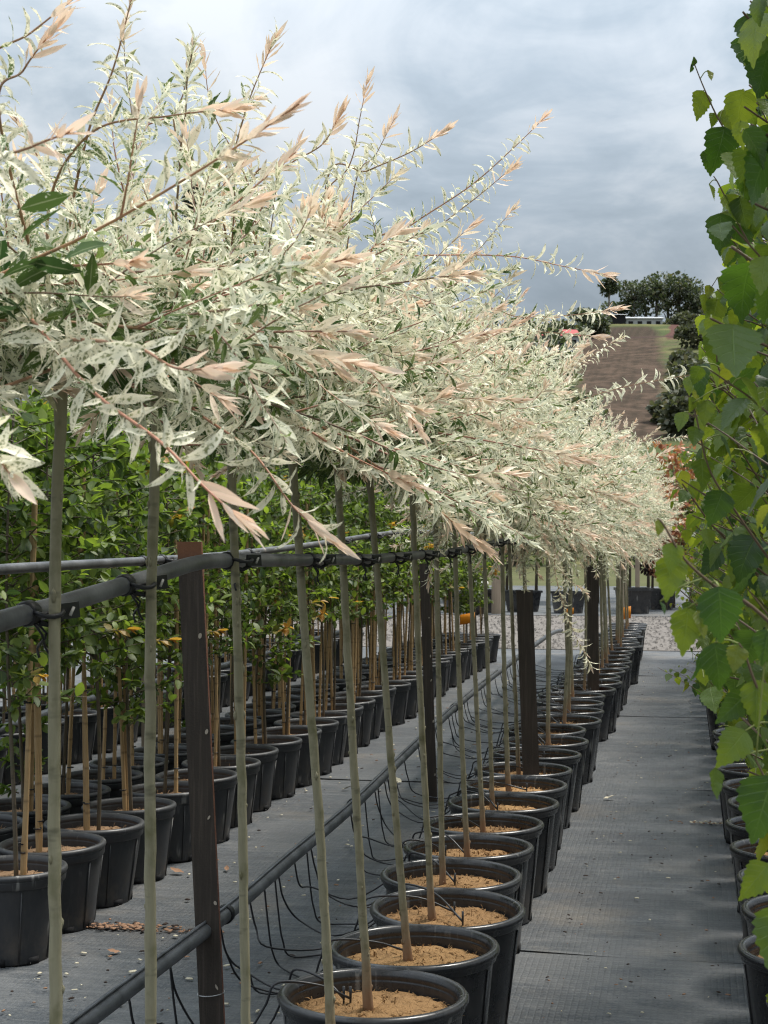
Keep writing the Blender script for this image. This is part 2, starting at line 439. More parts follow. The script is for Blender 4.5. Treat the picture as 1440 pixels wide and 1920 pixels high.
def m_bamboo():
    s = NT('bamboo_cane')
    oc = s.coord('Object'); z = s.sep(oc)[2]
    fr = s.math('FRACT', s.math('MULTIPLY', z, 5.5))
    node = s.rng(s.math('ABSOLUTE', s.math('SUBTRACT', fr, 0.5)), 0.0, 0.05, 1.0, 0.0)
    n = s.noise(s.mapping(oc, (1, 1, 0.1)), 120, 3); n2 = s.noise(oc, 7, 3)
    c = s.mix(n, (0.30, 0.185, 0.085), (0.47, 0.33, 0.17)); c = s.mix(s.math('MULTIPLY', node, 0.6), c, (0.12, 0.075, 0.04))
    c = s.mix(s.rng(n2, 0.5, 0.8, 0, 0.5), c, (0.20, 0.14, 0.08))
    return s.surf(c, 0.5, 0.35)
def m_mat():
    s = NT('weed_mat_weave')
    p = s.geo('Position'); x = s.sep(p)
    st = s.noise(s.mapping(p, (0.5, 9.0, 1)), 1.0, 6, 0.62, 0.2)      # creases and dust streaks run across the path
    st2 = s.noise(s.mapping(p, (1.6, 34.0, 1)), 1.0, 4, 0.6)
    bl = s.noise(p, 2.1, 5, 0.62)
    def lines(v, per, w):                       # the ribbed tape weave
        f = s.math('ABSOLUTE', s.math('SUBTRACT', s.math('FRACT', s.math('ADD', s.math('MULTIPLY', v, 1 / per), s.math('MULTIPLY', bl, 0.5))), 0.5))
        return s.rng(f, 0.0, w, 1.0, 0.0)
    gx = lines(x[0], 0.021, 0.22); gy = lines(x[1], 0.026, 0.22)
    weave = s.math('MAXIMUM', gx, gy)
    nf = s.noise(p, 75, 4, 0.75); nm = s.noise(p, 17, 5, 0.7)
    c = s.mix(st, (0.044, 0.050, 0.056), (0.088, 0.096, 0.103))
    c = s.mix(s.rng(st2, 0.46, 0.72, 0, 0.55), c, (0.165, 0.168, 0.17))
    c = s.mix(s.rng(bl, 0.48, 0.68, 0, 0.55), c, (0.047, 0.050, 0.055))
    c = s.mix(s.rng(nm, 0.5, 0.72, 0, 0.45), c, (0.17, 0.165, 0.155))
    du = s.noise(p, 1.1, 5, 0.7)
    c = s.mix(s.rng(du, 0.54, 0.74, 0, 0.6), c, (0.20, 0.165, 0.125))
    c = s.mix(s.math('MULTIPLY', s.math('MULTIPLY', weave, s.rng(nm, 0.40, 0.62)), 0.16), c, (0.026, 0.028, 0.031))
    c = s.mix(s.rng(nf, 0.52, 0.75, 0, 0.5), c, (0.19, 0.185, 0.17))
    c = s.mix(s.rng(nf, 0.48, 0.3, 0, 0.6), c, (0.022, 0.024, 0.027))
    pud = s.noise(s.mapping(p, (1, 1.6, 1)), 0.8, 4, 0.6, 0.6); c = s.mix(s.rng(pud, 0.53, 0.555, 0, 0.28), c, (0.15, 0.15, 0.148)); c = s.mix(s.rng(pud, 0.44, 0.40, 0, 0.3), c, (0.04, 0.042, 0.046))
    h = s.math('ADD', s.math('MULTIPLY', weave, -0.3), s.math('ADD', s.math('MULTIPLY', st, 0.8), s.math('MULTIPLY', nf, 0.35)))
    return s.surf(c, s.rng(bl, 0.3, 0.7, 0.5, 0.66), 0.4, s.bump(h, 0.5, 0.006))
def m_simple(name, c, rough=0.6, spec=0.4, vary=0.15, scale=20):
    s = NT(name)
    oc = s.coord('Object'); n = s.noise(oc, scale, 4)
    col = s.mix(s.math('MULTIPLY', n, vary * 2), c, tuple(v * 0.45 for v in c))
    return s.surf(col, rough, spec)
def m_gravel():
    s = NT('gravel')
    p = s.geo('Position'); n = s.noise(p, 14, 5, 0.7); r = s.rand(); v = s.N.new('ShaderNodeTexVoronoi'); v.inputs['Scale'].default_value = 22
    s.L.new(p, v.inputs['Vector'])
    c = s.mix(n, (0.13, 0.115, 0.10), (0.30, 0.27, 0.245)); c = s.mix(s.rng(v.outputs['Distance'], 0.0, 0.6, 0.0, 0.5), c, (0.07, 0.062, 0.055))
    return s.surf(c, 0.9, 0.2, s.bump(v.outputs['Distance'], 0.7, 0.03))
def m_hill():
    s = NT('hillside_soil')
    p = s.geo('Position'); x = s.sep(p)
    wob = s.math('MULTIPLY', s.math('SUBTRACT', s.noise(p, 0.09, 4), 0.5), 3.0)
    xx = s.math('ADD', x[0], wob)
    grass = s.mix(s.noise(p, 0.35, 5, 0.65), (0.034, 0.050, 0.016), (0.085, 0.098, 0.036))
    grass = s.mix(s.rng(s.noise(p, 0.12, 4), 0.5, 0.65, 0, 0.6), grass, (0.17, 0.15, 0.065))
    fur = s.N.new('ShaderNodeTexWave'); fur.bands_direction = 'X'; fur.inputs['Scale'].default_value = 0.33; fur.inputs['Distortion'].default_value = 9.0
    fur.inputs['Detail'].default_value = 3; s.L.new(s.mapping(p, (1, 0.03, 0), (0, 0, R(3))), fur.inputs['Vector'])
    soil = s.mix(fur.outputs['Fac'], (0.030, 0.0155, 0.013), (0.048, 0.026, 0.0215))
    soil = s.mix(s.math('MULTIPLY', s.noise(p, 0.5, 5, 0.75), 0.95), soil, (0.048, 0.042, 0.022))
    # the ploughed block: X -17..-6 on the slope, narrowing to its top edge
    dy = s.math('SUBTRACT', x[1], 120.0)
    top = s.rng(x[1], 203, 216)
    left = s.math('ADD', s.math('SUBTRACT', -8.5, s.math('MULTIPLY', dy, 0.066)), s.math('MULTIPLY', top, 3.6))
    right = s.math('SUBTRACT', s.math('SUBTRACT', -1.6, s.math('MULTIPLY', dy, 0.024)), s.math('MULTIPLY', top, 1.2))
    f = s.math('MULTIPLY', s.rng(s.math('SUBTRACT', xx, left), -0.6, 0.6), s.rng(s.math('SUBTRACT', right, xx), -0.6, 0.6))
    f = s.math('MULTIPLY', f, s.rng(x[1], 224, 219)); f = s.math('MULTIPLY', f, s.rng(x[1], 112, 116))
    c = s.mix(f, grass, soil)
    # half-overgrown rows beside it and a bare track
    f2 = s.math('MULTIPLY', s.rng(s.noise(p, 0.5, 4, 0.7), 0.45, 0.6, 0, 0.55), s.rng(x[1], 205, 200))
    c = s.mix(s.math('MULTIPLY', f2, s.rng(x[1], 112, 118)), c, (0.11, 0.07, 0.05))
    tr = s.math('MULTIPLY', s.rng(s.math('ABSOLUTE', s.math('SUBTRACT', xx, -2.0)), 0.5, 0.9, 1, 0), s.rng(x[1], 196, 200))
    c = s.mix(tr, c, (0.085, 0.04, 0.032))
    tr2 = s.rng(s.math('ABSOLUTE', s.math('SUBTRACT', x[1], 202)), 0.7, 1.3, 0.75, 0)
    c = s.mix(tr2, c, (0.05, 0.03, 0.026))
    return s.surf(c, 0.95, 0.1, s.bump(s.noise(p, 1.5, 5), 0.6, 0.4))
def m_ground():
    s = NT('grass_ground')
    p = s.geo('Position')
    c = s.mix(s.noise(p, 0.25, 6, 0.7), (0.04, 0.06, 0.018), (0.13, 0.12, 0.06)); c = s.mix(s.rng(s.noise(p, 3, 5), 0.5, 0.7, 0, 0.5), c, (0.10, 0.07, 0.045))
    return s.surf(c, 0.95, 0.1)

M = dict(
    willow=m_willow(), twig=m_twig(), birch=m_birch(),
    shrub=m_leaf('shrub_leaf', (0.036, 0.066, 0.02), (0.185, 0.235, 0.036), (0.36, 0.19, 0.04), 0.56, 0.34, 2.2),
    redleaf=m_leaf('red_leaf', (0.33, 0.13, 0.07), (0.55, 0.27, 0.16), (0.16, 0.16, 0.03), 0.5, 0.3, 1.3),
    purple=m_leaf('purple_leaf', (0.03, 0.012, 0.014), (0.07, 0.03, 0.03), (0.05, 0.06, 0.02), 0.5, 0.25, 1.5),
    fartree=m_leaf('far_tree_leaf', (0.032, 0.043, 0.024), (0.10, 0.118, 0.06), (0.15, 0.13, 0.06), 0.6, 0.25, 1.5),
    bark=m_bark('willow_bark', (0.155, 0.14, 0.088), (0.35, 0.32, 0.22), (0.15, 0.14, 0.075), (0.20, 0.09, 0.042)),
    knob=m_bark('willow_graft', (0.05, 0.035, 0.03), (0.13, 0.095, 0.075), (0.035, 0.03, 0.025)),
    shrubbark=m_bark('shrub_bark', (0.055, 0.042, 0.028), (0.14, 0.11, 0.075), (0.07, 0.075, 0.04)),
    fartrunk=m_bark('far_trunk_bark', (0.10, 0.085, 0.07), (0.20, 0.18, 0.15), (0.06, 0.05, 0.04), None, 3),
    birchtwig=m_simple('birch_twig', (0.13, 0.085, 0.05), 0.5, 0.4),
    petiole=m_simple('birch_petiole', (0.24, 0.27, 0.07), 0.5, 0.4),
    pot=m_plastic(), pot2=m_plastic('matte_pot_plastic', (0.021, 0.022, 0.024), (0.42, 0.6), 0.16),
    mulch=m_mulch(), mulch2=m_mulch('shrub_mulch', (0.17, 0.10, 0.055), (0.42, 0.28, 0.17)),
    pipe=m_pipe(), tie=m_simple('rubber_tie', (0.013, 0.013, 0.014), 0.5, 0.4), tube=m_simple('drip_tube_black', (0.022, 0.022, 0.025), 0.4, 0.5),
    pin=m_simple('tie_pin', (0.42, 0.40, 0.37), 0.45, 0.5), post=m_post(), bolt=m_simple('post_hole_light', (0.46, 0.40, 0.33), 0.7, 0.2),
    timber=m_timber('pale_timber', (0.20, 0.15, 0.105), (0.36, 0.29, 0.215)), bamboo=m_bamboo(), mat=m_mat(), gravel=m_gravel(), hill=m_hill(), ground=m_ground(),
    tagor=m_simple('orange_tag', (0.80, 0.27, 0.012), 0.5, 0.4, 0.1), white=m_simple('white_plastic', (0.72, 0.70, 0.66), 0.5, 0.4, 0.1),
    litter=m_simple('litter_bark', (0.34, 0.20, 0.125), 0.9, 0.2, 0.4, 300), litter2=m_simple('litter_pale', (0.60, 0.54, 0.40), 0.8, 0.2, 0.2, 200),
    litter3=m_simple('litter_dark', (0.05, 0.035, 0.028), 0.9, 0.2, 0.3, 200),
    scrub=m_leaf('scrub_leaf', (0.045, 0.052, 0.033), (0.115, 0.12, 0.07), (0.14, 0.115, 0.065), 0.7, 0.25, 1.4),
    wallgrey=m_simple('shed_wall', (0.36, 0.37, 0.37), 0.7, 0.3, 0.1, 1), roofgrey=m_simple('shed_roof', (0.44, 0.45, 0.46), 0.5, 0.4, 0.1, 1),
    dark=m_simple('dark_opening', (0.015, 0.015, 0.016), 0.8, 0.2), roofred=m_simple('red_roof', (0.36, 0.055, 0.05), 0.6, 0.3, 0.1, 1),
    wire=m_simple('galvanised_wire', (0.42, 0.42, 0.42), 0.4, 0.5, 0.1), water=m_simple('tank_blue', (0.22, 0.26, 0.30), 0.5, 0.4),
)

# ------------------------------------------------------------------ the setting
def grid(name, x0, x1, y0, y1, nx, ny, zf, mat):
    X, Y = np.meshgrid(np.linspace(x0, x1, nx), np.linspace(y0, y1, ny))
    V = np.stack([X, Y, zf(X, Y)], -1).reshape(-1, 3)
    i, j = np.meshgrid(np.arange(ny - 1), np.arange(nx - 1), indexing='ij')
    q = np.stack([i * nx + j, i * nx + j + 1, (i + 1) * nx + j + 1, (i + 1) * nx + j], -1).reshape(-1, 4)
    return tag(obj(name, build_mesh(name, V, q, mat)), kind='structure')

def hill_h(X, Y):
    t = np.clip((Y - 78) / 150.0, 0, None)
    h = 31.5 * np.minimum(t, 1.0) ** 0.95
    h = np.where(t > 1, 31.5 + (t - 1) * 2.0, h)
    h = h - np.clip((-25 - X) / 60, 0, 1) * 9 * np.clip(t, 0, 1)
    return h + 0.7 * np.sin(X * 0.09 + Y * 0.04) * np.clip(t, 0, 1) - 0.03
grid('ground', -400, 400, -40, 900, 2, 2, lambda X, Y: X * 0 - 0.04, M['ground'])
grid('hillside', -160, 120, 76, 420, 90, 110, hill_h, M['hill'])

def wrinkle(X, Y, s):
    w = 0.0022 * np.sin(Y * 23 + 1.7 * np.sin(X * 2.1 + s) + s) + 0.0016 * np.sin(Y * 57 + 2.3 * np.sin(X * 1.3 + 2 * s)) * np.sin(X * 3.1 + s)
    w += 0.0035 * np.clip(np.sin(Y * 5.3 + 0.8 * np.sin(X * 3.7 + s) + 2 * s) - 0.75, 0, 1) * 3 * np.clip(np.sin(X * 1.9 + 3 * s), 0, 1)
    return w
seams = [-2.0, 1.95, 5.6, 9.26, 12.92, 16.58, 20.2]
for k in range(len(seams) - 1):
    a, b = seams[k], seams[k + 1]
    grid('weed_mat', -11, 3.5, a - 0.05, b, 240, 120, lambda X, Y: wrinkle(X, Y, k * 1.3) + 0.004 - 0.0022 * k + (0.0045 + 0.003 * np.sin(X * 2.3 + k * 2) + 0.0025 * np.sin(X * 7.1)) * np.clip(1 - (Y - a + 0.05) / 0.06, 0, 1), M['mat'])
grid('gravel_strip', -60, 40, 20.12, 28.3, 2, 2, lambda X, Y: X * 0 + 0.0, M['gravel'])
grid('weed_mat', -40, 30, 28.2, 44, 2, 2, lambda X, Y: X * 0 + 0.01, M['mat'])
# loose stones on the strip
sb = MB(); Vs, Qs = [], []
ns = 5200
cx = rng.uniform(-7, 2.2, ns); cy = rng.uniform(20.15, 28.2, ns); r_ = rng.uniform(0.012, 0.034, ns)
octa = A3([[1, 0, 0], [0, 1, 0], [-1, 0, 0], [0, -1, 0], [0, 0, 0.8], [0, 0, -0.3]])
of = A3([[0, 1, 4], [1, 2, 4], [2, 3, 4], [3, 0, 4]])
an = rng.uniform(0, 6.28, ns)
rot = np.stack([np.stack([np.cos(an), -np.sin(an), an * 0], -1), np.stack([np.sin(an), np.cos(an), an * 0], -1), np.stack([an * 0, an * 0, an * 0 + 1], -1)], 1)
Vst = np.einsum('nij,kj->nki', rot, octa) * (r_[:, None, None] * rng.uniform(0.6, 1.3, (ns, 1, 3))) + np.stack([cx, cy, cx * 0 + 0.004], -1)[:, None]
g = obj('loose_stones', build_mesh('loose_stones', Vst.reshape(-1, 3), (of[None] + (np.arange(ns) * 6)[:, None, None]).reshape(-1, 3), M['gravel'], smooth=False))
tag(g, 'pale loose gravel stones on the strip across the path end', 'gravel', kind='stuff')

# ------------------------------------------------------------------ pots
def pot_meshes(Rr, H, wallmat, band, mul, name, fibres=260, seed=1):
    """wall, rim and mulch meshes of a pot with rim radius Rr and height H"""
    w = MB()
    rb, rt = Rr * 0.76, Rr * 0.925
    prof = [(0.0, 0.006), (rb - 0.012, 0.006), (rb - 0.004, 0.0), (rb, 0.006)]
    for k in range(1, 9):
        t = k / 8; prof.append((rb + (rt - rb) * t, 0.006 + (H - band - 0.006) * t))
    w.lathe(prof, n=44)
    # a few moulded ribs up the wall and the dark drain slots at the foot
    for k in range(8):
        a = k * math.pi / 4 + 0.2; c, s_ = math.cos(a), math.sin(a)
        P = [(c * (rb + (rt - rb) * t + 0.001), s_ * (rb + (rt - rb) * t + 0.001), 0.01 + (H - band - 0.02) * t) for t in (0, 0.5, 1)]
        w.tube(P, 0.0035, 5)
    for k in range(8):
        a = k * math.pi / 4 + 0.55; c, s_ = math.cos(a), math.sin(a)
        rot = A3([[c, -s_, 0], [s_, c, 0], [0, 0, 1]])
        w.box((c * (rb - 0.003), s_ * (rb - 0.003), 0.013), (0.012, 0.042, 0.026), 1, rot)
    wall = w.mesh(name + '_wall', [wallmat, M['dark']])
    r = MB()
    z0 = H - band
    prof = [(rt - 0.002, z0 - 0.004), (rt + 0.006, z0), (rt + 0.009, z0 + 0.004)]
    if band > 0.045:                            # stepped band below the lip
        prof += [(rt + 0.011, H - 0.026), (Rr - 0.004, H - 0.022)]
    cx_, cz, rr = Rr - 0.0115, H - 0.0125, 0.0125
    for k in range(9):
        a = -1.2 + k / 8 * (math.pi + 1.0)
        prof.append((cx_ + rr * math.cos(a), cz + rr * math.sin(a)))
    ri = Rr - 0.0255
    prof += [(ri, H - 0.014), (ri - 0.003, H - 0.022), (ri, H - 0.026)]
    for k in range(6):                          # moulded rings on the inside
        z = H - 0.03 - k * 0.009
        prof += [(ri - 0.001, z), (ri - 0.0035, z - 0.004)]
    prof += [(ri - 0.006, H - 0.13)]
    r.lathe(prof, n=56)
    rim = r.mesh(name + '_rim', wallmat)
    rg = np.random.default_rng(seed)
    zm = H - 0.055
    m = MB()
    rad = ri - 0.003
    n = 40
    rings = [0, 0.12, 0.3, 0.5, 0.68, 0.84, 0.95, 1.0]
    V = [[0, 0, zm + 0.012]]; F = []
    for i, q in enumerate(rings[1:]):
        for j in range(n):
            a = 2 * math.pi * j / n
            z = zm + 0.014 * (1 - q * q) + rg.normal(0, 0.0028) - (0.012 if q > 0.97 else 0)
            V.append([math.cos(a) * rad * q, math.sin(a) * rad * q, z])
    for j in range(n): F.append((0, 1 + j, 1 + (j + 1) % n))
    for i in range(len(rings) - 2):
        for j in range(n):
            F.append((1 + i * n + j, 1 + (i + 1) * n + j, 1 + (i + 1) * n + (j + 1) % n, 1 + i * n + (j + 1) % n))
    m.add(V, F)
    for k in range(fibres):                     # coir strands standing up from the surface
        a, q = rg.uniform(0, 6.283), math.sqrt(rg.uniform(0, 0.97)); p = A3([math.cos(a) * rad * q, math.sin(a) * rad * q, zm + 0.012 * (1 - q * q)])
        d = nrm(A3([rg.normal(), rg.normal(), rg.uniform(0.1, 1.2)])); l = rg.uniform(0.012, 0.034)
        sd = nrm(np.cross(d, [0.3, 0.2, 1])) * rg.uniform(0.0009, 0.002)
        e_ = p + d * l + A3([0, 0, -l * 0.3])
        mid = p + d * l * 0.5
        m.add([p - sd, p + sd, mid + sd, mid - sd, e_], [(0, 1, 2, 3), (3, 2, 4)])
    for k in range(fibres // 12):
        a, q = rg.uniform(0, 6.283), math.sqrt(rg.uniform(0, 0.9)); p = (math.cos(a) * rad * q, math.sin(a) * rad * q, zm + 0.015 * (1 - q * q))
        th = rg.uniform(0, 3); rot = A3([[math.cos(th), -math.sin(th), 0], [math.sin(th), math.cos(th), 0], [0, 0, 1]])
        m.box(p, (rg.uniform(0.008, 0.02), rg.uniform(0.006, 0.012), 0.006), 0, rot, 0.6)
    mulch = m.mesh(name + '_mulch', mul)
    return wall, rim, mulch

PR, PH = 0.235, 0.375
POT_W = [pot_meshes(PR, PH, M['pot'], 0.040, M['mulch'], 'willow_pot', 420, s_) for s_ in (1, 2, 3)]
POT_B = [pot_meshes(0.215, 0.36, M['pot'], 0.036, M['mulch'], 'birch_pot', 300, 4)]
POT_S = [pot_meshes(0.205, 0.32, M['pot2'], 0.052, M['mulch2'], 'shrub_pot', 140, s_) for s_ in (5, 6)]
def pot(p, meshes, label, group, name='plant_pot', scale=1.0):
    rz = rnd.uniform(0, 6.28)
    e_ = empty(name, p, rz, scale); tag(e_, label, 'plant pot', group)
    e_.rotation_euler = (rnd.uniform(-0.02, 0.02), rnd.uniform(-0.02, 0.02), rz)
    obj('wall', meshes[0], e_); obj('rim', meshes[1], e_); obj('mulch', meshes[2], e_)
    return e_

# willow row: pots where the photograph shows their rims
ROWX = -0.765
rims = [(698, 1860), (770, 1786), (826, 1716), (834, 1652), (876, 1592), (908, 1543), (944, 1502), (966, 1468), (980, 1441), (1002, 1410)]
WP = []
p_first = on_z(698, 1860, PH)
for k, px in ((-4, -240), (-3, 103), (-2, 284), (-1, 462), (0, 612)):
    v = on_x(px, 1000, ROWX); WP.append(A3([v[0] + rnd.uniform(-.02, .02), v[1], 0]))
for q in rims:
    v = on_z(q[0], q[1], PH); WP.append(A3([v[0], v[1], 0]))
for k in range(1, len(WP)):                     # pots stand rim to rim
    d = WP[k][1] - WP[k - 1][1]; dx = WP[k][0] - WP[k - 1][0]
    need = math.sqrt(max(0.455 ** 2 - dx * dx, 0.2 ** 2))
    if k > 5 and d < need: WP[k][1] = WP[k - 1][1] + need
y = WP[-1][1]; far_jit = random.Random(5)
while y < 19.4:
    y += far_jit.uniform(0.462, 0.50)
    WP.append(A3([ROWX + far_jit.gauss(0, 0.028), y, 0]))
NW = len(WP)
pot_front = 5                                   # index of the nearest pot whose whole rim is in view
for k, p in enumerate(WP):
    n = k - pot_front
    if n < 0:
        if p[1] < 2.9: continue                 # below the lower edge of the picture
        lab = 'black plastic pot just below the foremost willow pot, at the lower edge'
    elif n == 0: lab = 'foremost big black pot with tan coir mulch at the bottom, in the willow row'
    elif k == NW - 1: lab = 'last black pot at the far end of the willow row beside the gravel'
    else: lab = '%s black pot counted from the front along the willow row' % ordinal(n)
    pot(tuple(p), POT_W[k % 3], lab, 'black pots in the willow row')

# ------------------------------------------------------------------ willow trees
TPL_W = grid_template([0, .18, .42, .7, 1.0], [.10, .72, 1.0, .72, .03], [-1, 0, 1])
TPL_WH = grid_template([0, .08, .2, .34, .5, .66, .82, .93, 1.0], [.08, .40, .78, .97, 1.0, .84, .52, .24, .02], [-1, -.5, 0, .5, 1])

def shoot_path(p0, d0, L, m, droop, upturn, wob, rg):
    P = [A3(p0, float)]; d = nrm(A3(d0, float)); st = L / (m - 1)
    for i in range(m - 1):
        u = i / (m - 1)
        d = nrm(d + A3([0, 0, -droop]) * (1 - u * 0.4) / (m - 1) * 2 + A3([0, 0, upturn]) * u / (m - 1) * 2 + rg.normal(0, wob, 3))
        P.append(P[-1] + d * st)
    return A3(P)

def leaf_on_path(P, L, rg, spacing, start, agef, tipf, size=1.0):
    """base, dir, up, length, width, tint arrays for leaves along a shoot"""
    m = len(P); s = start
    us, side = [], []
    ph = rg.uniform(0, 6.28)
    k = 0
    while s < L * 0.992:
        us.append(s / L); side.append(ph + k * 2.4); k += 1
        frac = s / L
        s += spacing * (1.0 if frac < 0.8 else 0.62) * rg.uniform(0.75, 1.25)
    if not us: return None
    us = np.repeat(A3(us), 2); side = np.repeat(A3(side), 2); side[1::2] += math.pi + rg.normal(0, .3, len(side) // 2)
    x = us * (m - 1); i = np.minimum(x.astype(int), m - 2); f = (x - i)[:, None]
    B = P[i] * (1 - f) + P[i + 1] * f
    T = nrm(P[i + 1] - P[i])
    ref = nrm(np.cross(T, A3([0.12, 0.21, 1.0]))); ref2 = np.cross(ref, T)
    rad = ref * np.cos(side)[:, None] + ref2 * np.sin(side)[:, None]
    tipness = np.clip((us - 0.80) / 0.2, 0, 1)
    ang = (R(42) * (1 - tipness) + R(11) * tipness) * rg.uniform(0.7, 1.35, len(us))
    D = T * np.cos(ang)[:, None] + rad * np.sin(ang)[:, None] + A3([0, 0, -0.10])
    U = nrm(T * np.sin(ang)[:, None] - rad * np.cos(ang)[:, None])      # upper face looks towards the shoot tip
    U = nrm(-U * -1.0 + A3([0, 0, 0.5]) + rg.normal(0, .35, U.shape))
    Ln = 0.0365 * size * rg.uniform(0.65, 1.25, len(us)) * (1 - 0.22 * tipness) * np.clip(0.55 + us * 2.5, 0, 1)
    W = Ln * rg.uniform(0.075, 0.125, len(us))
    age = np.clip(agef(us) + rg.normal(0, .16, len(us)), 0, 1) * np.where(rg.uniform(0, 1, len(us)) < .20 * (1 - us * .6), .25, 1.0)
    pink = np.clip(tipf * (us - 0.74) / 0.16 + rg.normal(0, .06, len(us)), 0, 1) * (us > 0.70)
    pink = np.clip(pink + np.where(rg.uniform(0, 1, len(us)) < .5, .30 * tipf * np.clip((us - .35) / .4, 0, 1), 0), 0, 1)
    tint = np.stack([age, rg.uniform(0, 1, len(us)), pink], -1)
    return B, D, U, Ln, W, tint

def willow_crown(seed, n_main=36, reach=1.0, keep=None, low=-0.14):
    """crown mesh with its origin at the graft; keep(points) -> False drops a shoot"""
    rg = np.random.default_rng(seed)
    fo = Foliage()
    B, D, U, L, W, Tn = [], [], [], [], [], []
    stems, srad, stint = [], [], []
    def shoot(P, Ls, a0, start, tipf, r0, size=1.0):
        red = rg.uniform(0, 0.75)
        stems.append(P); srad.append(np.linspace(r0, r0 * 0.35, len(P))); stint.append([red, 0, max(0, tipf - .4) if rg.uniform() < .5 else 0])
        got = leaf_on_path(P, Ls, rg, 0.0116, start, lambda u: a0 + (1 - a0) * u * 1.15, tipf, size)
        if got:
            for lst, v in zip((B, D, U, L, W, Tn), got): lst.append(v)
    for i in range(n_main):
        az = 2 * math.pi * (i * 0.618 + rg.uniform(-.05, .05))
        th = math.acos(np.clip(rg.uniform(low, 0.92), -1, 1))        # angle from the vertical
        d0 = A3([math.sin(th) * math.cos(az), math.sin(th) * math.sin(az), math.cos(th)])
        Ls = rg.uniform(0.42, 0.74) * reach * (1.08 if th < 0.9 else 0.95)
        P = shoot_path(d0 * 0.015, d0, Ls, 10, 0.10 + 0.55 * max(0, th - 0.7) * rg.uniform(.2, 1), 0.22 * rg.uniform(0, 1), 0.05, rg)
        if keep is not None and not keep(P): continue
        tipf = 0.0 if rg.uniform() < 0.35 else rg.uniform(0.45, 1.0)
        shoot(P, Ls, 0.10, Ls * 0.14, tipf, 0.0026)
        for q in range(rg.integers(5, 9)):
            u = rg.uniform(0.10, 0.82); x = u * 9; i0 = min(int(x), 8)
            p = P[i0] + (P[i0 + 1] - P[i0]) * (x - i0); T = nrm(P[i0 + 1] - P[i0])
            rd = nrm(rg.normal(0, 1, 3) + A3([0, 0, 0.5])); rd = nrm(rd - T * (rd @ T))
            dd = nrm(T * rg.uniform(0.6, 1.2) + rd * rg.uniform(0.5, 1.0))
            Lq = rg.uniform(0.12, 0.32) * reach
            Pq = shoot_path(p, dd, Lq, 10, 0.12, 0.25 * rg.uniform(0, 1), 0.05, rg)
            if keep is not None and not keep(Pq): continue
            shoot(Pq, Lq, 0.08 + 0.5 * u, 0.02, 0.0 if rg.uniform() < 0.5 else rg.uniform(0.35, 1.0), 0.0013)
    fo.stems(A3(stems), A3(srad), A3(stint), 4)
    B, D, U, L, W, Tn = map(np.concatenate, (B, D, U, L, W, Tn))
    n = len(B)
    fo.leaves(TPL_W, B, D, U, L, W, Tn, fold=rg.uniform(0.05, 0.5, n), curl=rg.normal(0.32, 0.55, n) * (1 - Tn[:, 2]) - .12 * Tn[:, 2], twist=rg.normal(0, 1.15, n))
    # broader green leaves low inside the crown
    ni = 850 if reach >= 1.0 else 260
    dirs = nrm(rg.normal(0, 1, (ni, 3)) * [1, 1, 0.35] + [0, 0, 0.22]); rr = rg.uniform(0.05, 0.30, (ni, 1)) * reach
    dirs[:, 2] = np.clip(dirs[:, 2], 0.0, 0.38)
    fo.leaves(TPL_W, dirs * rr, nrm(dirs + rg.normal(0, .6, (ni, 3))), nrm(rg.normal(0, .5, (ni, 3)) + [0, 0, 1]), rg.uniform(0.04, 0.062, ni), rg.uniform(0.007, 0.011, ni),
              np.stack([rg.uniform(0, .12, ni), rg.uniform(0, .6, ni), np.zeros(ni)], -1), fold=.25, curl=rg.normal(.2, .2, ni))
    return fo.mesh('willow_crown', [M['willow'], M['twig']]), n

CROWNS = [willow_crown(s_, low=-0.42)[0] for s_ in (21, 22, 23, 24, 25, 26)]

tracks = {1: [(1920, 105), (1400, 101), (1000, 104), (790, 112)], 2: [(1920, 283), (1500, 280), (1100, 283), (800, 293)],
          3: [(1920, 461), (1400, 452), (1000, 438)], 4: [(1920, 620), (1560, 600), (1100, 565), (800, 545)],
          5: [(1880, 690), (1490, 667), (1150, 648), (800, 628)], 6: [(1800, 765), (1450, 735), (1050, 705), (930, 695)],
          7: [(1725, 810), (1350, 790), (1050, 778)], 8: [(1655, 830), (1250, 822), (900, 815)], 9: [(1590, 875), (1250, 860), (930, 850)],
          10: [(1545, 905), (1250, 890), (1000, 878)], 11: [(1505, 923), (1100, 910), (950, 905)], 12: [(1475, 953), (1250, 945), (920, 940)],
          13: [(1440, 972), (1200, 962)], 14: [(1405, 1003), (1110, 985)]}
SOIL = PH - 0.050
trng = np.random.default_rng(77)
TREES = []
def trunk_mesh(pts, r0, r1, rg):
    """tapered stem with swollen nodes and bud scars, thicker and knobbly at the graft"""
    Lt = len(pts)
    u = np.linspace(0, 1, Lt)
    rad = r0 + (r1 - r0) * u
    rad = rad * (1 + 0.035 * np.sin(u * 57 + rg.uniform(0, 6)) + rg.normal(0, 0.012, Lt)) * (1 + 0.45 * np.exp(-u * 26))
    rad = rad * (1 + 0.35 * np.exp(-((u - 0.985) / 0.03) ** 2))
    b = MB(); b.tube(pts, rad, 10)
    for k in range(15):
        i = int(rg.uniform(0.04, 0.96) * (Lt - 1)); a = rg.uniform(0, 6.28); p = pts[i]
        o = A3([math.cos(a), math.sin(a), 0]) * rad[i] * 0.93
        s_ = rg.uniform(0.0022, 0.0042)
        b.tube([p + o + A3([0, 0, -s_ * 2]), p + o * 1.06, p + o * 1.16 + A3([0, 0, s_]), p + o * 1.05 + A3([0, 0, s_ * 2.4])], [s_ * .5, s_, s_ * .8, s_ * .15], 6)
    return b.mesh('trunk', M['bark'])
def zy(z, d): return 960 - FPX * ((z - CAMZ) / d - math.sin(PITCH)) / math.cos(PITCH)

near_lim = 1.3
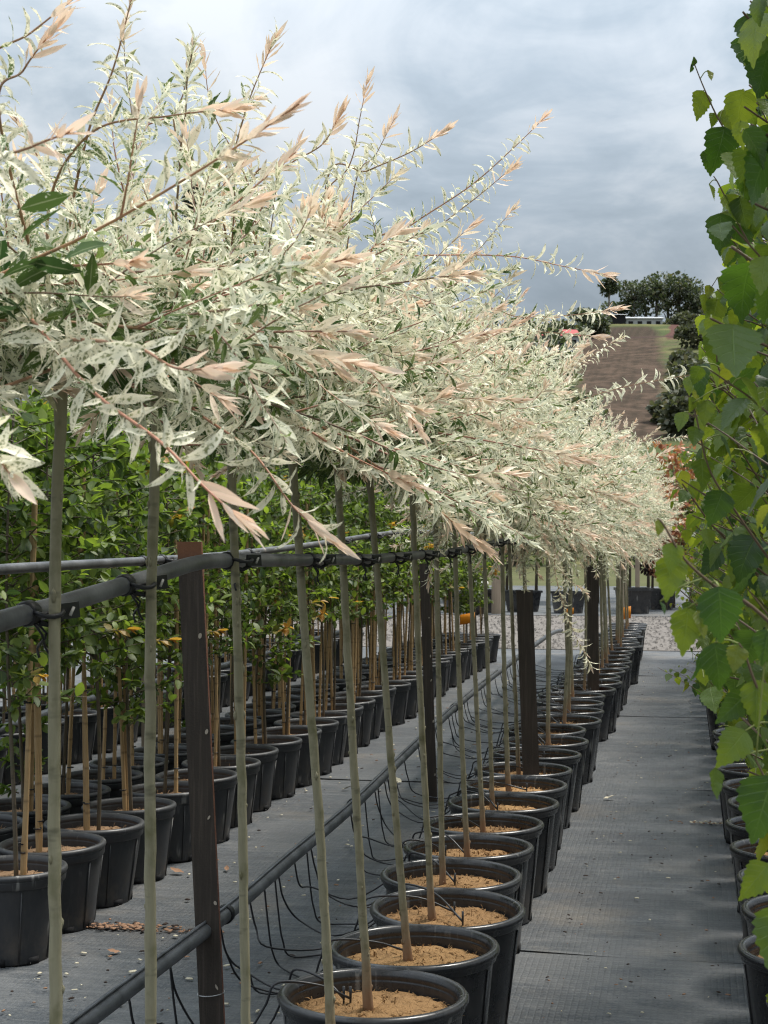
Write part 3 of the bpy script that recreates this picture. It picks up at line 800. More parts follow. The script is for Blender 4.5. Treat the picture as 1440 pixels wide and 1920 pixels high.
# the clipped outline of the hedge of crowns: top and underside of its dense part
DENSX, DENSY = [-400, 0, 200, 350, 500, 700, 850, 1000, 1100, 1200, 1300], [380, 400, 390, 330, 300, 330, 420, 520, 590, 720, 800]
LOWX, LOWY = [-400, 0, 300, 500, 700, 800, 950, 1100, 1250], [800, 815, 850, 850, 900, 960, 1020, 1060, 1070]
for k, p in enumerate(WP):
    d = float((p - C0) @ FW)
    top = 1.70 + trng.normal(0, 0.02)
    root = empty('willow_tree', (p[0], p[1], SOIL))
    zs = np.linspace(SOIL - 0.02, top, 36)
    if k in tracks:
        tr = sorted(tracks[k]); ys = A3([t[0] for t in tr], float); xs = A3([t[1] for t in tr], float)
        yy = zy(zs, d)
        xi = np.interp(yy, ys, xs)
        sl0 = (xs[1] - xs[0]) / (ys[1] - ys[0]); sl1 = (xs[-1] - xs[-2]) / (ys[-1] - ys[-2])
        xi = np.where(yy < ys[0], xs[0] + (yy - ys[0]) * sl0, xi); xi = np.where(yy > ys[-1], xs[-1] + (yy - ys[-1]) * sl1, xi)
        pts = A3([PX(a, b, d) for a, b in zip(xi, yy)])
        for _ in range(3): pts[1:-1] = 0.25 * pts[:-2] + 0.5 * pts[1:-1] + 0.25 * pts[2:]
    else:
        lean = trng.normal(0, 0.03, 2) + A3([-0.01, 0]); bow = trng.normal(0, 0.012, 2)
        u = (zs - SOIL) / (top - SOIL)
        pts = np.stack([p[0] + lean[0] * u + bow[0] * np.sin(u * 3.1) + 0.01, p[1] + lean[1] * u + bow[1] * np.sin(u * 3.1), zs], -1)
    pts[:, :2] += trng.normal(0, 0.0006, (36, 2))
    off = A3([p[0], p[1], SOIL])
    r0 = trng.uniform(0.0100, 0.0122) * (0.82 if k < 4 else 1.0)
    obj('trunk', trunk_mesh(pts - off, r0, r0 * 0.80, trng), root)
    TREES.append(dict(root=root, graft=pts[-1], off=off, d=d, pts=pts))
    n = k - 1
    if k == 0: lab = 'dappled willow outside the left edge, only its pale shoots reaching in'
    elif k == 1: lab = 'nearest dappled willow with stem at the left edge and pink shoots overhead'
    elif k == NW - 1: lab = 'last dappled willow at the far end of the row beside the gravel'
    else: lab = '%s dappled white and pink willow counted from the left along the row' % ordinal(n)
    tag(root, lab, 'willow tree', 'standard willows in the row')
    gl = pts[-1] - off
    if k < 14:
        def keep(P, g=pts[-1]):
            x, y_, dd = proj(P + g)
            if dd.min() < near_lim: return False
            hi = np.interp(x, DENSX, DENSY); lo = np.interp(x, LOWX, LOWY)
            over = float((hi - y_).max()); under = float((y_ - lo).max())
            if over > 0 and trng.uniform() > ((0.5 if over < 60 else 0.38 if over < 330 else 0.1) if x.mean() < 520 else (0.32 if over < 50 else 0.16 if over < 170 else 0.04)): return False
            return not (under > 0 and trng.uniform() > (0.25 if under < 45 else 0.14 if (under < 110 and x.mean() > 620) else 0.0))
        me, _ = willow_crown(400 + k, 32, (0.80, 0.86, 0.92, 0.96)[k] if k < 4 else 1.0, keep)
        obj('crown', me, root, tuple(gl))
    else:
        obj('crown', CROWNS[k % 6], root, tuple(gl), (0, 0, trng.uniform(0, 6.28)), trng.uniform(0.80, 1.0))

# long shoots that stand out of the row, leaf by leaf
hrg = np.random.default_rng(5)
HLEAF = {}
def hero_leaf(kind, v):
    key = (kind, v)
    if key not in HLEAF:
        rg = np.random.default_rng(900 + v * 7 + kind)
        L = 1.0
        tint = A3([[(0.05, 0.42, 0.62, 0.75)[kind], rg.uniform(0, 1), (0, 0, 0.15, 1.0)[kind]]])
        V, Q, luv, kk = leaf_batch(TPL_WH, np.zeros((1, 3)), A3([[1.0, 0, 0]]), A3([[0, 0, 1.0]]), 0.05, 0.05 * rg.uniform(0.072, 0.105),
                                   fold=rg.uniform(.1, .5), curl=rg.uniform(-.2, 1.0) if kind < 3 else rg.uniform(-.35, .1), twist=rg.uniform(-1.3, 1.3) * (.4 if kind == 3 else 1), wave=rg.uniform(0.08, .3))
        HLEAF[key] = build_mesh('willow_leaf', V, Q, [M['willow']], None, np.repeat(tint, kk, 0), luv)
    return HLEAF[key]
from mathutils import Matrix, Vector
def frame_obj(o, base, D, U, scale):
    D = nrm(D); S = nrm(np.cross(U, D)); N_ = np.cross(D, S)
    m = Matrix(((D[0], S[0], N_[0], base[0]), (D[1], S[1], N_[1], base[1]), (D[2], S[2], N_[2], base[2]), (0, 0, 0, 1)))
    o.matrix_local = m @ Matrix.Diagonal((*((scale,) * 3 if np.isscalar(scale) else scale), 1))

def hero_shoot(k, path, size=1.0, tip=1.0, red=0.7, r0=0.0026, spacing=0.0165, a0=0.35, start=0.12, attach=True):
    """k: the willow it grows on; path: (photo x, photo y, distance) points from inside the crown to the tip"""
    T = TREES[k]; pts = [PX(*q) for q in path]
    if attach: pts = [T['graft']] + pts
    P = catmull(pts, 44)
    seg = np.linalg.norm(np.diff(P, axis=0), axis=1); L = float(seg.sum()); cu_ = np.concatenate([[0], np.cumsum(seg)])
    base_frac = float(np.linalg.norm(pts[1] - pts[0]) / L) if attach else 0.0
    fo = Foliage(); Pl = P - T['off']
    fo.stems(Pl[None], np.linspace(r0 * 0.95, r0 * 0.28, 44)[None], A3([[red, 0, 0.25]]), 7, 0)
    me = fo.mesh('shoot', [M['twig']])
    sh = obj('shoot', me, T['root'])
    s = L * max(start, base_frac * 0.55); kk = 0; ph = hrg.uniform(0, 6.28)
    while s < L * 0.995:
        u = s / L; i = min(int(np.searchsorted(cu_, s)) - 1, 42); f = (s - cu_[i]) / max(seg[i], 1e-6)
        b = Pl[i] * (1 - f) + Pl[i + 1] * f; Tn = nrm(Pl[i + 1] - Pl[i])
        tn = min(max((L - s) / (0.085 * size), 0), 1); tn = 1 - tn
        for sgn in (0, math.pi):
            a = ph + kk * 1.9 + sgn + hrg.normal(0, .3)
            ref = nrm(np.cross(Tn, [0.12, 0.21, 1.0])); rad = ref * math.cos(a) + np.cross(ref, Tn) * math.sin(a)
            ang = (R(52) * (1 - tn) + R(9) * tn) * hrg.uniform(0.65, 1.35)
            D = Tn * math.cos(ang) + rad * math.sin(ang) + A3([0, 0, -0.16 * (1 - tn)])
            U = nrm(Tn * math.sin(ang) - rad * math.cos(ang) + A3([0, 0, .3]) + hrg.normal(0, .3, 3))
            age = a0 + (1 - a0) * u
            kind = 3 if (tn > 0.12 and hrg.uniform() < tip * (0.55 + tn)) else (2 if age > hrg.uniform(.45, .95) else (1 if age > hrg.uniform(.05, .5) else 0))
            o = obj('leaf', hero_leaf(kind, int(hrg.integers(0, 7))), sh)
            ls = 0.92 * size * hrg.uniform(0.65, 1.22) * (1 - 0.15 * tn)
            frame_obj(o, b, D, U, (ls, ls * hrg.uniform(.85, 1.2), ls))
        kk += 1
        s += 0.72 * spacing * size * (1.0 - 0.55 * tn) * hrg.uniform(.75, 1.3)
    return sh

H = hero_shoot
H(1, [(60, 600, 1.55), (170, 730, 1.38), (300, 828, 1.27), (385, 915, 1.22), (455, 975, 1.20)], 0.95, 0.9, 0.85, 0.0024, 0.026, 0.55)
H(2, [(355, 760, 1.80), (470, 845, 1.66), (550, 950, 1.60), (625, 1015, 1.58)], 1.0, 0.6, 0.6, 0.0022, 0.022, 0.5)
H(1, [(120, 640, 1.5), (250, 650, 1.32), (330, 690, 1.25), (420, 690, 1.22)], 0.9, 0.7, 0.5, 0.0024, 0.024, 0.6)
H(1, [(130, 430, 1.9), (165, 250, 1.85), (212, 130, 1.82), (250, -15, 1.80)], 0.82, 0.3, 0.25, 0.0026, 0.019, 0.45)
H(1, [(90, 400, 1.9), (170, 250, 1.82), (320, 217, 1.78), (450, 203, 1.75)], 0.82, 0.8, 0.25, 0.0024, 0.019, 0.45)
H(1, [(20, 330, 1.7), (-30, 130, 1.62), (60, 60, 1.6), (160, -20, 1.6)], 0.82, 0.8, 0.3, 0.0024, 0.019, 0.45)
H(1, [(-60, 420, 1.35), (-10, 310, 1.28), (60, 275, 1.25), (130, 248, 1.22)], 0.82, 0.7, 0.3, 0.0024, 0.021, 0.5)
H(1, [(0, 230, 1.6), (45, 130, 1.58), (105, 50, 1.55)], 0.82, 0.9, 0.3, 0.0022, 0.02, 0.5)
H(3, [(400, 420, 2.5), (440, 280, 2.45), (470, 180, 2.42), (517, 68, 2.40)], 0.95, 0.6, 0.25, 0.0024, 0.017, 0.45)
H(3, [(420, 420, 2.5), (330, 250, 2.45), (345, 170, 2.45), (362, 85, 2.45)], 0.95, 0.4, 0.25, 0.0024, 0.017, 0.45)
H(3, [(480, 420, 2.6), (400, 210, 2.5), (383, 110, 2.5)], 0.85, 0.9, 0.3, 0.0018, 0.03, 0.5)
H(4, [(470, 380, 2.8), (540, 310, 2.75), (605, 270, 2.72), (640, 208, 2.7)], 0.95, 1.0, 0.3, 0.0024, 0.016, 0.5)
H(4, [(590, 420, 3.0), (655, 310, 2.95), (675, 220, 2.92), (690, 143, 2.9)], 0.85, 0.9, 0.3, 0.002, 0.022, 0.5)
H(5, [(610, 360, 3.2), (690, 320, 3.1), (770, 285, 3.05), (838, 243, 3.0)], 0.95, 0.9, 0.2, 0.0024, 0.016, 0.4)
H(5, [(660, 380, 3.3), (705, 290, 3.3), (742, 218, 3.3)], 0.85, 0.8, 0.2, 0.002, 0.02, 0.5)
H(6, [(700, 490, 3.8), (760, 430, 3.75), (880, 350, 3.7), (960, 280, 3.65), (1027, 215, 3.6)], 0.95, 0.85, 0.7, 0.0026, 0.018, 0.5, 0.3)
H(6, [(740, 500, 3.9), (830, 420, 3.8), (900, 365, 3.75), (968, 308, 3.7)], 0.95, 0.9, 0.3, 0.0024, 0.017, 0.5)
H(6, [(690, 495, 3.5), (770, 480, 3.5), (950, 480, 3.5), (1060, 500, 3.5), (1148, 518, 3.5)], 1.0, 0.8, 0.9, 0.0026, 0.019, 0.5)
H(8, [(840, 540, 4.3), (880, 490, 4.3), (930, 430, 4.3), (968, 385, 4.3)], 0.8, 0.4, 0.2, 0.002, 0.016, 0.4)
H(8, [(870, 600, 4.6), (980, 595, 4.5), (1080, 590, 4.4), (1165, 578, 4.3)], 1.0, 0.9, 0.4, 0.0024, 0.018, 0.5)
H(8, [(840, 630, 4.6), (950, 620, 4.5), (1050, 625, 4.4), (1130, 632, 4.3)], 0.95, 0.9, 0.4, 0.0024, 0.018, 0.5)
H(11, [(1000, 800, 6.4), (1080, 755, 6.1), (1160, 728, 5.9), (1240, 712, 5.8), (1312, 700, 5.7)], 1.3, 0.3, 0.4, 0.0026, 0.024, 0.7)
H(11, [(1000, 720, 6.2), (1080, 690, 6.0), (1120, 660, 5.95), (1170, 630, 5.9)], 1.0, 0.3, 0.4, 0.0024, 0.019, 0.65)
H(13, [(1030, 1000, 7.0), (1042, 1080, 6.8), (1065, 1160, 6.7), (1107, 1248, 6.6)], 1.2, 0.15, 0.3, 0.0024, 0.018, 0.75)
H(13, [(1000, 980, 7.2), (1030, 1040, 7.0), (1060, 1080, 6.9), (1100, 1112, 6.8)], 1.1, 0.15, 0.3, 0.0022, 0.017, 0.7)
H(14, [(1090, 985, 7.8), (1140, 1005, 7.7), (1190, 1025, 7.6), (1232, 1052, 7.5)], 1.1, 0.15, 0.3, 0.0022, 0.017, 0.7)
H(12, [(950, 960, 6.4), (1000, 1000, 6.3), (1030, 1045, 6.2)], 1.0, 0.15, 0.3, 0.0022, 0.017, 0.7)
H(9, [(820, 930, 5.0), (830, 990, 4.9), (808, 1060, 4.8), (803, 1095, 4.8)], 0.95, 0.2, 0.3, 0.0022, 0.017, 0.7)
H(13, [(985, 990, 7.2), (980, 1040, 7.1), (985, 1105, 7.0)], 0.95, 0.15, 0.3, 0.0022, 0.02, 0.7)
H(4, [(560, 800, 2.3), (640, 845, 2.2), (710, 880, 2.15), (782, 912, 2.1)], 1.05, 0.9, 0.8, 0.0024, 0.02, 0.55)
H(2, [(240, 520, 1.95), (330, 480, 1.9), (430, 500, 1.86), (580, 480, 1.8)], 1.0, 0.9, 0.5, 0.0024, 0.02, 0.5)
H(1, [(60, 520, 1.55), (130, 500, 1.5), (200, 495, 1.48), (258, 490, 1.45)], 1.0, 0.9, 0.5, 0.0024, 0.02, 0.5)
H(1, [(-120, 780, 1.3), (-40, 820, 1.2), (20, 890, 1.15)], 1.0, 0.2, 0.5, 0.0022, 0.02, 0.5)

# ------------------------------------------------------------------ support rails with their ties
def extend(pts, y_end, z, x, step=1.2):
    y = pts[-1][1]
    while y < y_end:
        y += step; pts.append(A3([x + rnd.gauss(0, .012), min(y, y_end), z + rnd.gauss(0, .008)]))
    return pts
RX = ROWX - 0.028
rail_px = [(-200, 1232), (0, 1165), (105, 1136), (270, 1086), (372, 1055), (445, 1051), (560, 1050), (640, 1049), (700, 1048), (780, 1041), (850, 1034), (905, 1023), (950, 1014)]
fpts = extend([on_x(a, b, RX) for a, b in rail_px], 19.6, 1.455, RX)
FR = catmull(fpts, 260)
rail = empty('support_rail', tuple(FR[0])); off = FR[0]
tag(rail, 'black plastic pipe rail running along the willow stems at chest height', 'rail')
MB().tube(FR - off, 0.0128, 12).build('pipe', M['pipe'], rail)
# one tie: a strap round the pipe, a strap round the stem, a flat flap and its pale pin
tie = MB()
tie.tube([(-0.011, 0, 0), (-0.006, 0, 0), (0.006, 0, 0), (0.011, 0, 0)], [0.0145, 0.0162, 0.0162, 0.0145], 12)
ring = [(0.0 + 0.019 * math.cos(a) * 1.0, 0.028 + 0.016 * math.sin(a), 0.002 * math.sin(2 * a)) for a in np.linspace(0, 2 * math.pi, 17)]
tie.tube(ring, 0.0032, 6)
tie.tube([(0.006, 0.012, -0.012), (0.018, 0.022, -0.016), (0.022, 0.036, -0.008)], 0.004, 6)
TIE = tie.mesh('tree_tie', M['tie'])
fl = MB(); fl.box((0.026, 0.040, 0.001), (0.042, 0.005, 0.020), 0, A3([[0.94, -0.34, 0], [0.34, 0.94, 0], [0, 0, 1]]), 0.9)
FLAP = fl.mesh('flap', M['tie'], smooth=False)
pn = MB(); pn.tube([(0.021, 0.046, -0.004), (0.029, 0.0475, 0.005)], 0.0021, 6)
PIN = pn.mesh('pin', M['pin'])
tails = MB()
for q in range(2):
    tails.tube(catmull([(-0.004 + q * 0.006, 0.01, -0.012), (0.002 + q * .012, 0.018, -0.028), (0.010 - q * .02, 0.016, -0.040), (0.016 - q * .03, 0.02, -0.052)], 8), 0.0017, 5)
TAILS = tails.mesh('strap_tail', M['tie'])
def add_tie(parent, off, q, stem, flap=True):
    i = int(np.argmin(np.abs(q[:, 1] - stem[1]))); i = min(max(i, 1), len(q) - 2)
    T = nrm(q[i + 1] - q[i - 1]); c = q[i]
    Yd = A3([1.0, 0, 0]); Yd = nrm(Yd - T * (Yd @ T)); Z = np.cross(T, Yd)       # strap side faces the path
    Z = Z if Z[2] > 0 else -Z
    m = Matrix(((T[0], Yd[0], Z[0], c[0] - off[0]), (T[1], Yd[1], Z[1], c[1] - off[1]), (T[2], Yd[2], Z[2], c[2] - off[2]), (0, 0, 0, 1)))
    o = obj('tree_tie', TIE, parent); o.matrix_local = m
    if flap: obj('flap', FLAP, o); obj('pin', PIN, o)
    obj('strap_tail', TAILS, o)
for k, T in enumerate(TREES):
    i = int(np.argmin(np.abs(T['pts'][:, 2] - 1.45)))
    add_tie(rail, off, FR, T['pts'][i], k < 16)
# rear rail on the left-hand posts
BX = -1.53
bpts = extend([on_x(a, b, BX) for a, b in [(-90, 1080), (0, 1068), (130, 1060), (270, 1052), (400, 1043), (520, 1030), (610, 1018), (700, 1004), (775, 996)]], 19.6, 1.50, BX + .03)
BR = catmull(bpts, 200)
rail2 = empty('support_rail', tuple(BR[0])); off2 = BR[0]
tag(rail2, 'rear black pipe rail behind the willow stems, with empty straps knotted on it', 'rail')
MB().tube(BR - off2, 0.0125, 12).build('pipe', M['pipe'], rail2)
for px in (265, 305, 430, 470, 640, 690, 730):
    c = on_x(px, 1040, BX); c[2] = 1.45; add_tie(rail2, off2, BR, c, False)
j = 0
for yy in np.arange(7.5, 19, 0.6): add_tie(rail2, off2, BR, A3([BX, yy, 1.5]), False)

# ------------------------------------------------------------------ posts
def post(p, w, h, label, lean=(0, 0), rz=0.0, holes=True, mat='post'):
    e_ = empty('rail_post', (p[0], p[1], 0), rz); tag(e_, label, 'post', 'steel posts that carry the rails')
    b = MB(); t = 0.006; n = 7
    # channel section: a web facing the camera and two flanges
    prof = [(-w / 2, 0), (w / 2, 0), (w / 2, w * .5), (w / 2 - t, w * .5), (w / 2 - t, t), (-w / 2 + t, t), (-w / 2 + t, w * .5), (-w / 2, w * .5)]
    V = []; F = []
    for i in range(n):
        u = i / (n - 1)
        for x, y_ in prof: V.append((x + lean[0] * u, y_ + lean[1] * u, -0.05 + (h + .05) * u))
    for i in range(n - 1):
        for q in range(8): F.append((i * 8 + q, i * 8 + (q + 1) % 8, (i + 1) * 8 + (q + 1) % 8, (i + 1) * 8 + q))
    for a in ((0, 1, 4, 5), (1, 2, 3, 4), (5, 6, 7, 0)): F.append(tuple((n - 1) * 8 + q for q in a))
    b.add(V, F); b.build('channel', M[mat], e_, smooth=False)
    if holes:
        z = 0.15
        while z < h:
            o = MB(); a = np.linspace(0, 2 * math.pi, 12, endpoint=False)
            Vh = [(0.0045 * math.cos(q), -0.002, 0.008 * math.sin(q)) for q in a] + [(0.0045 * math.cos(q), 0.004, 0.008 * math.sin(q)) for q in a]
            o.add(Vh, [tuple(range(12))] + [(q, (q + 1) % 12, 12 + (q + 1) % 12, 12 + q) for q in range(12)])
            obj('bolt_hole', o.mesh('bolt_hole', M['bolt'], smooth=False), e_, (w * rnd.uniform(.22, .36) + lean[0] * z / h, lean[1] * z / h - .0006, z), (0, rnd.uniform(-.5, .5), 0), (rnd.uniform(.6, 1.2), 1, rnd.uniform(.5, 1.15)))
            z += rnd.uniform(0.13, 0.30)
    return e_
q1 = PX(400, 1945, 4.60); p1 = post((q1[0], q1[1]), 0.072, 1.475, 'tall brown steel post in front of the lower pipe at left, pale holes down it', (-0.075, 0.0), YAW)
wr = MB(); a = np.linspace(0, 2 * math.pi, 24)
wr.tube([(-0.074 * .12 + 0.040 * math.cos(q), 0.018 + 0.030 * math.sin(q), 0.128 + 0.004 * math.sin(q + 1)) for q in a], 0.0016, 5).build('wire_loop', M['wire'], p1)
q2 = PX(812, 1500, 8.65); post((q2[0], q2[1]), 0.054, 1.33, 'dark steel post behind the lower pipe in the middle distance', (-0.05, 0), YAW, True)
q3 = PX(1002, 1440, 7.35); post((q3[0], q3[1]), 0.076, 1.23, 'dark square-topped post among the willow pots, topped by a hanging white shoot', (-0.045, 0), YAW, False)
q4 = PX(1114, 1330, 11.4); post((q4[0], q4[1]), 0.082, 1.36, 'brown post among the far willow pots near the orange tag', (-0.01, 0), YAW, False)

# ------------------------------------------------------------------ irrigation pipe with its drip tubes
IX, IZ = -1.47, 0.315
ipx = [(60, 1995), (150, 1922), (420, 1716), (540, 1613), (660, 1512), (760, 1415), (860, 1320), (945, 1252), (1029, 1191)]
ip = []
for a, b in ipx:
    v = on_z(a, b, IZ); ip.append(v)
ip = extend(ip, 19.3, IZ - 0.03, ip[-1][0] + .05)
IP = catmull(ip, 160); offi = IP[0]
pipe = empty('irrigation_pipe', tuple(offi)); tag(pipe, 'thick black irrigation pipe running low behind the willow pots', 'pipe')
MB().tube(IP - offi, 0.0245, 14).build('main_pipe', M['pipe'], pipe)
for px, py in ((418, 1718), (662, 1510), (855, 1325)):
    v = on_z(px, py, IZ); i = int(np.argmin(np.abs(IP[:, 1] - v[1])))
    MB().tube([IP[i] - offi + (IP[i + 1] - IP[i]) * t for t in (-.22, -.2, .2, .22)], [0.026, 0.030, 0.030, 0.026], 14).build('coupling', M['tie'], pipe)
side_line = IP + A3([0.006, 0, 0.028]); 
MB().tube(side_line[:110] - offi, 0.0042, 6).build('side_tube', M['pipe'], pipe)
dr = random.Random(3)
for k, p in enumerate(WP):
    if k < 2 or k > 30: continue
    for q in ((0, 1, 2) if k % 2 else (0, 2)) if k < 14 else (0, 1):
        ys = p[1] + dr.uniform(-.45, .2); i = int(np.argmin(np.abs(IP[:, 1] - ys))); s0 = IP[i] + A3([0.004, 0, -0.022])
        lowz = dr.uniform(0.03, 0.16)
        if q == 2:                              # one that just drops to the mat and lies there
            pts = [s0, s0 + A3([.01, .01, -.12]), s0 + A3([0.02, 0.03, -.22]), A3([s0[0] + .05, s0[1] + .05, 0.012]), A3([s0[0] + .20, s0[1] + dr.uniform(-.1, .2), 0.012]), A3([s0[0] + .32, s0[1] + dr.uniform(-.1, .25), 0.012])]
        else:
            ang = dr.uniform(2.3, 3.9); ex = p[0] + 0.205 * math.cos(ang); ey = p[1] + 0.205 * math.sin(ang)
            ox = p[0] + 0.262 * math.cos(ang); oy = p[1] + 0.262 * math.sin(ang)
            fx, fy = p[0] + dr.uniform(-.09, .08), p[1] + dr.uniform(-.12, .06)
            mx = (s0[0] + ox) / 2
            pts = [s0, s0 + A3([.015, .02, -.09]), A3([s0[0] + .06, s0[1] + dr.uniform(0, .1), lowz + .04]), A3([mx, (s0[1] + oy) / 2 + dr.uniform(-.06, .06), lowz]),
                   A3([ox - .06, oy, lowz + dr.uniform(.05, .14)]), A3([ox, oy, PH - .03]), A3([(ox + ex) / 2, (oy + ey) / 2, PH + dr.uniform(.012, .03)]), A3([(ex + fx) / 2, (ey + fy) / 2, PH + dr.uniform(0, .05)]), A3([fx, fy, SOIL + .02])]
        o = MB().tube(catmull(pts, 42) - offi, 0.0034, 6).build('drip_tube', M['tube'], pipe)
        if q < 2:
            d_ = MB(); f_ = pts[-1] - offi
            d_.tube([f_ + A3([0, 0, .03]), f_ + A3([0, 0, .012]), f_ + A3([0, 0, -.03])], [0.0035, 0.0035, 0.002], 7); d_.build('dripper', M['tube'], o)

# ------------------------------------------------------------------ shrubby trees on bamboo canes, left
TPL_S = grid_template([0, .25, .55, .82, 1.0], [.06, .82, 1.0, .6, .02], [-1, 0, 1])
def shrub_crown(seed, z0, z1, rad, nb=34, leaf=0.052, mat='shrub', accent=0.10, lowleaf=0.3, wid=(.2, .28), rise=0.35, dens=0.026):
    rg = np.random.default_rng(seed); fo = Foliage()
    st, sr, B, D, U, L, W, T = [], [], [], [], [], [], [], []
    for i in range(nb):
        z = z0 + (z1 - z0) * (i + rg.uniform(0, 1)) / nb
        az = i * 2.4 + rg.normal(0, .3); u = (z - z0) / (z1 - z0)
        ln = rad * (0.55 + 0.9 * math.sin(math.pi * min(0.15 + u * .75, 1))) * rg.uniform(.6, 1.1)
        P = shoot_path(A3([0, 0, z]), A3([math.cos(az), math.sin(az), rise + rg.uniform(-.1, .4)]), ln, 8, .18, .1, .09, rg)
        st.append(P); sr.append(np.linspace(.0035, .001, 8))
        n = int(ln / dens) * 2 + 5
        us = rg.uniform(0.12, 1.0, n); x = us * 7; ii = np.minimum(x.astype(int), 6); f = (x - ii)[:, None]
        b = P[ii] * (1 - f) + P[ii + 1] * f; t = nrm(P[ii + 1] - P[ii])
        d = nrm(t * rg.uniform(.2, 1.0, (n, 1)) + rg.normal(0, .75, (n, 3)) + A3([0, 0, -.1]))
        B.append(b); D.append(d); U.append(nrm(rg.normal(0, .45, (n, 3)) + A3([0, 0, 1]))); l = leaf * rg.uniform(.6, 1.25, n); L.append(l); W.append(l * rg.uniform(*wid, n))
        ac = (rg.uniform(0, 1) < accent) * np.clip((us - .6) / .3, 0, 1)
        T.append(np.stack([np.clip(rg.beta(1.3, 2.6, n) + .25 * (us > .85), 0, 1), rg.uniform(0, 1, n), ac], -1))
    fo.stems(A3(st), A3(sr), A3([[.2, 0, 0]]), 3)
    B, D, U, L, W, T = map(np.concatenate, (B, D, U, L, W, T)); n = len(B)
    fo.leaves(TPL_S, B, D, U, L, W, T, fold=rg.uniform(.05, .4, n), curl=rg.normal(.2, .25, n))
    return fo.mesh('shrub_crown', [M[mat], M['shrubbark']])
SHRUBS = [shrub_crown(60 + i, 0.62 + 0.05 * (i % 2), 1.75 + .1 * (i % 3), 0.29, 54, accent=0.04) for i in range(5)]
SHRUBS[3] = shrub_crown(163, 0.34, 1.8, 0.26, 60, accent=0.05)
def cane_mesh(h, seed, r=0.0088):
    rg = np.random.default_rng(seed); zs = np.linspace(-.04, h, 22)
    rad = np.full(22, r) * (1 + 0.16 * (np.abs(((zs * 5.5) % 1) - .5) < .09)) * np.linspace(1.05, .8, 22)
    b = MB(); b.tube(np.stack([0.006 * np.sin(zs * 2 + seed), 0.006 * np.cos(zs * 1.7), zs], -1), rad, 8)
    return b.mesh('bamboo_cane', M['bamboo'])
CANES = [cane_mesh(h, i) for i, h in enumerate((1.25, 1.4, 1.1, 1.5))]
def stem_mesh(seed):
    rg = np.random.default_rng(seed); zs = np.linspace(-.03, 1.7, 20)
    b = MB(); b.tube(np.stack([0.018 * np.sin(zs * 3 + seed), 0.018 * np.cos(zs * 2.3 + seed), zs], -1), np.linspace(.009, .003, 20), 7)
    return b.mesh('shrub_stem', M['shrubbark'])
STEMS = [stem_mesh(i) for i in range(3)]
ct = MB(); ct.tube([(0.014 * math.cos(a), 0.014 * math.sin(a), 0) for a in np.linspace(0, 6.283, 13)], .0028, 5); CTIE = ct.mesh('cane_tie', M['tie'])
lr = random.Random(9)
def shrub_tree(p, label, group, detail, scale=1.0, lift=0.27):
    e_ = empty('staked_shrub', (p[0], p[1], lift), lr.uniform(0, 6.28), 1.0); tag(e_, label, 'shrub', group)
    obj('stem', STEMS[lr.randrange(3)], e_)
    obj('crown', SHRUBS[lr.randrange(5)], e_, (0, 0, 0), (0, 0, 0), (scale * lr.uniform(.9, 1.15), scale * lr.uniform(.9, 1.15), scale * lr.uniform(.92, 1.1)))
    for q in range(2 if detail else 1):
        c = obj('bamboo_cane', CANES[lr.randrange(4)], e_, (lr.uniform(-.05, .05), lr.uniform(-.05, .05), 0), (lr.uniform(-.04, .04), lr.uniform(-.04, .04), 0))
        if detail:
            for z in (0.12, 0.62): obj('cane_tie', CTIE, c, (0, 0, z + lr.uniform(-.04, .04)))
LROWS = []
rowinfo = [('front', 'willow', -2.38, 5.15, 18.3, .425), ('second', '', -2.84, 5.0, 18.4, .435), ('third', '', -4.05, 7.3, 18.2, .46), ('fourth', '', -4.52, 8.2, 18.4, .5)]
for ri, (rn_, _, x, y0, y1, sp) in enumerate(rowinfo):
    yy = y0; k = 0
    ys = []
    while yy < y1:
        ys.append(yy); yy += sp * lr.uniform(.97, 1.06)
    for k, yy in enumerate(ys):
        xx = x + lr.gauss(0, .02)
        last = k == len(ys) - 1
        which = 'nearest' if k == 0 else ('farthest' if last else ordinal(k))
        pot((xx, yy, 0), POT_S[k % 2], '%s matte black pot in the %s row of staked shrubs at left' % (which, rn_), 'black pots of the staked shrubs')
        shrub_tree((xx + lr.gauss(0, .015), yy + lr.gauss(0, .015)), '%s green shrub on bamboo canes in the %s row at left' % (which, rn_), 'shrubs staked with bamboo canes', ri < 2 and k < 22)
# low pipe between the second and third shrub rows
lp = empty('irrigation_pipe', (-3.45, 6.0, 0.5)); tag(lp, 'black pipe between the rows of staked shrubs at left', 'pipe')
MB().tube(catmull([(0, 0, -.06), (0, 1.5, 0.0), (.02, 3, .03), (.02, 6, .0), (0, 12.3, .02)], 60), 0.026, 10).build('main_pipe', M['pipe'], lp)
for k in range(5): MB().box((0.045, 0.8 + k * 2.6, -.1), (0.04, 0.04, 0.82)).build('support_leg', M['timber'], lp, smooth=False)
# low yellow-green plants between the pots
small = shrub_crown(88, 0.02, 0.5, 0.10, 18, 0.035, 'shrub', 0, 0, (.3, .42))
for k, (p, lab) in enumerate((((-3.2, 7.05), 'bright green bushy plant low among the shrub pots at left'), ((-3.15, 9.3), 'small green plant among the second row of shrub pots'))):
    e_ = empty('low_plant', (p[0], p[1], 0.02)); tag(e_, lab, 'plant'); obj('foliage', small, e_, scale=1.5 - .3 * k)
wd = shrub_crown(89, 0.0, 0.1, 0.07, 7, 0.03, 'shrub', 0, 0, (.2, .3))
v = on_z(85, 1725, 0); e_ = empty('weed', (v[0], v[1], 0)); tag(e_, 'small bright weed growing beside the nearest shrub pot', 'weed'); obj('foliage', wd, e_)

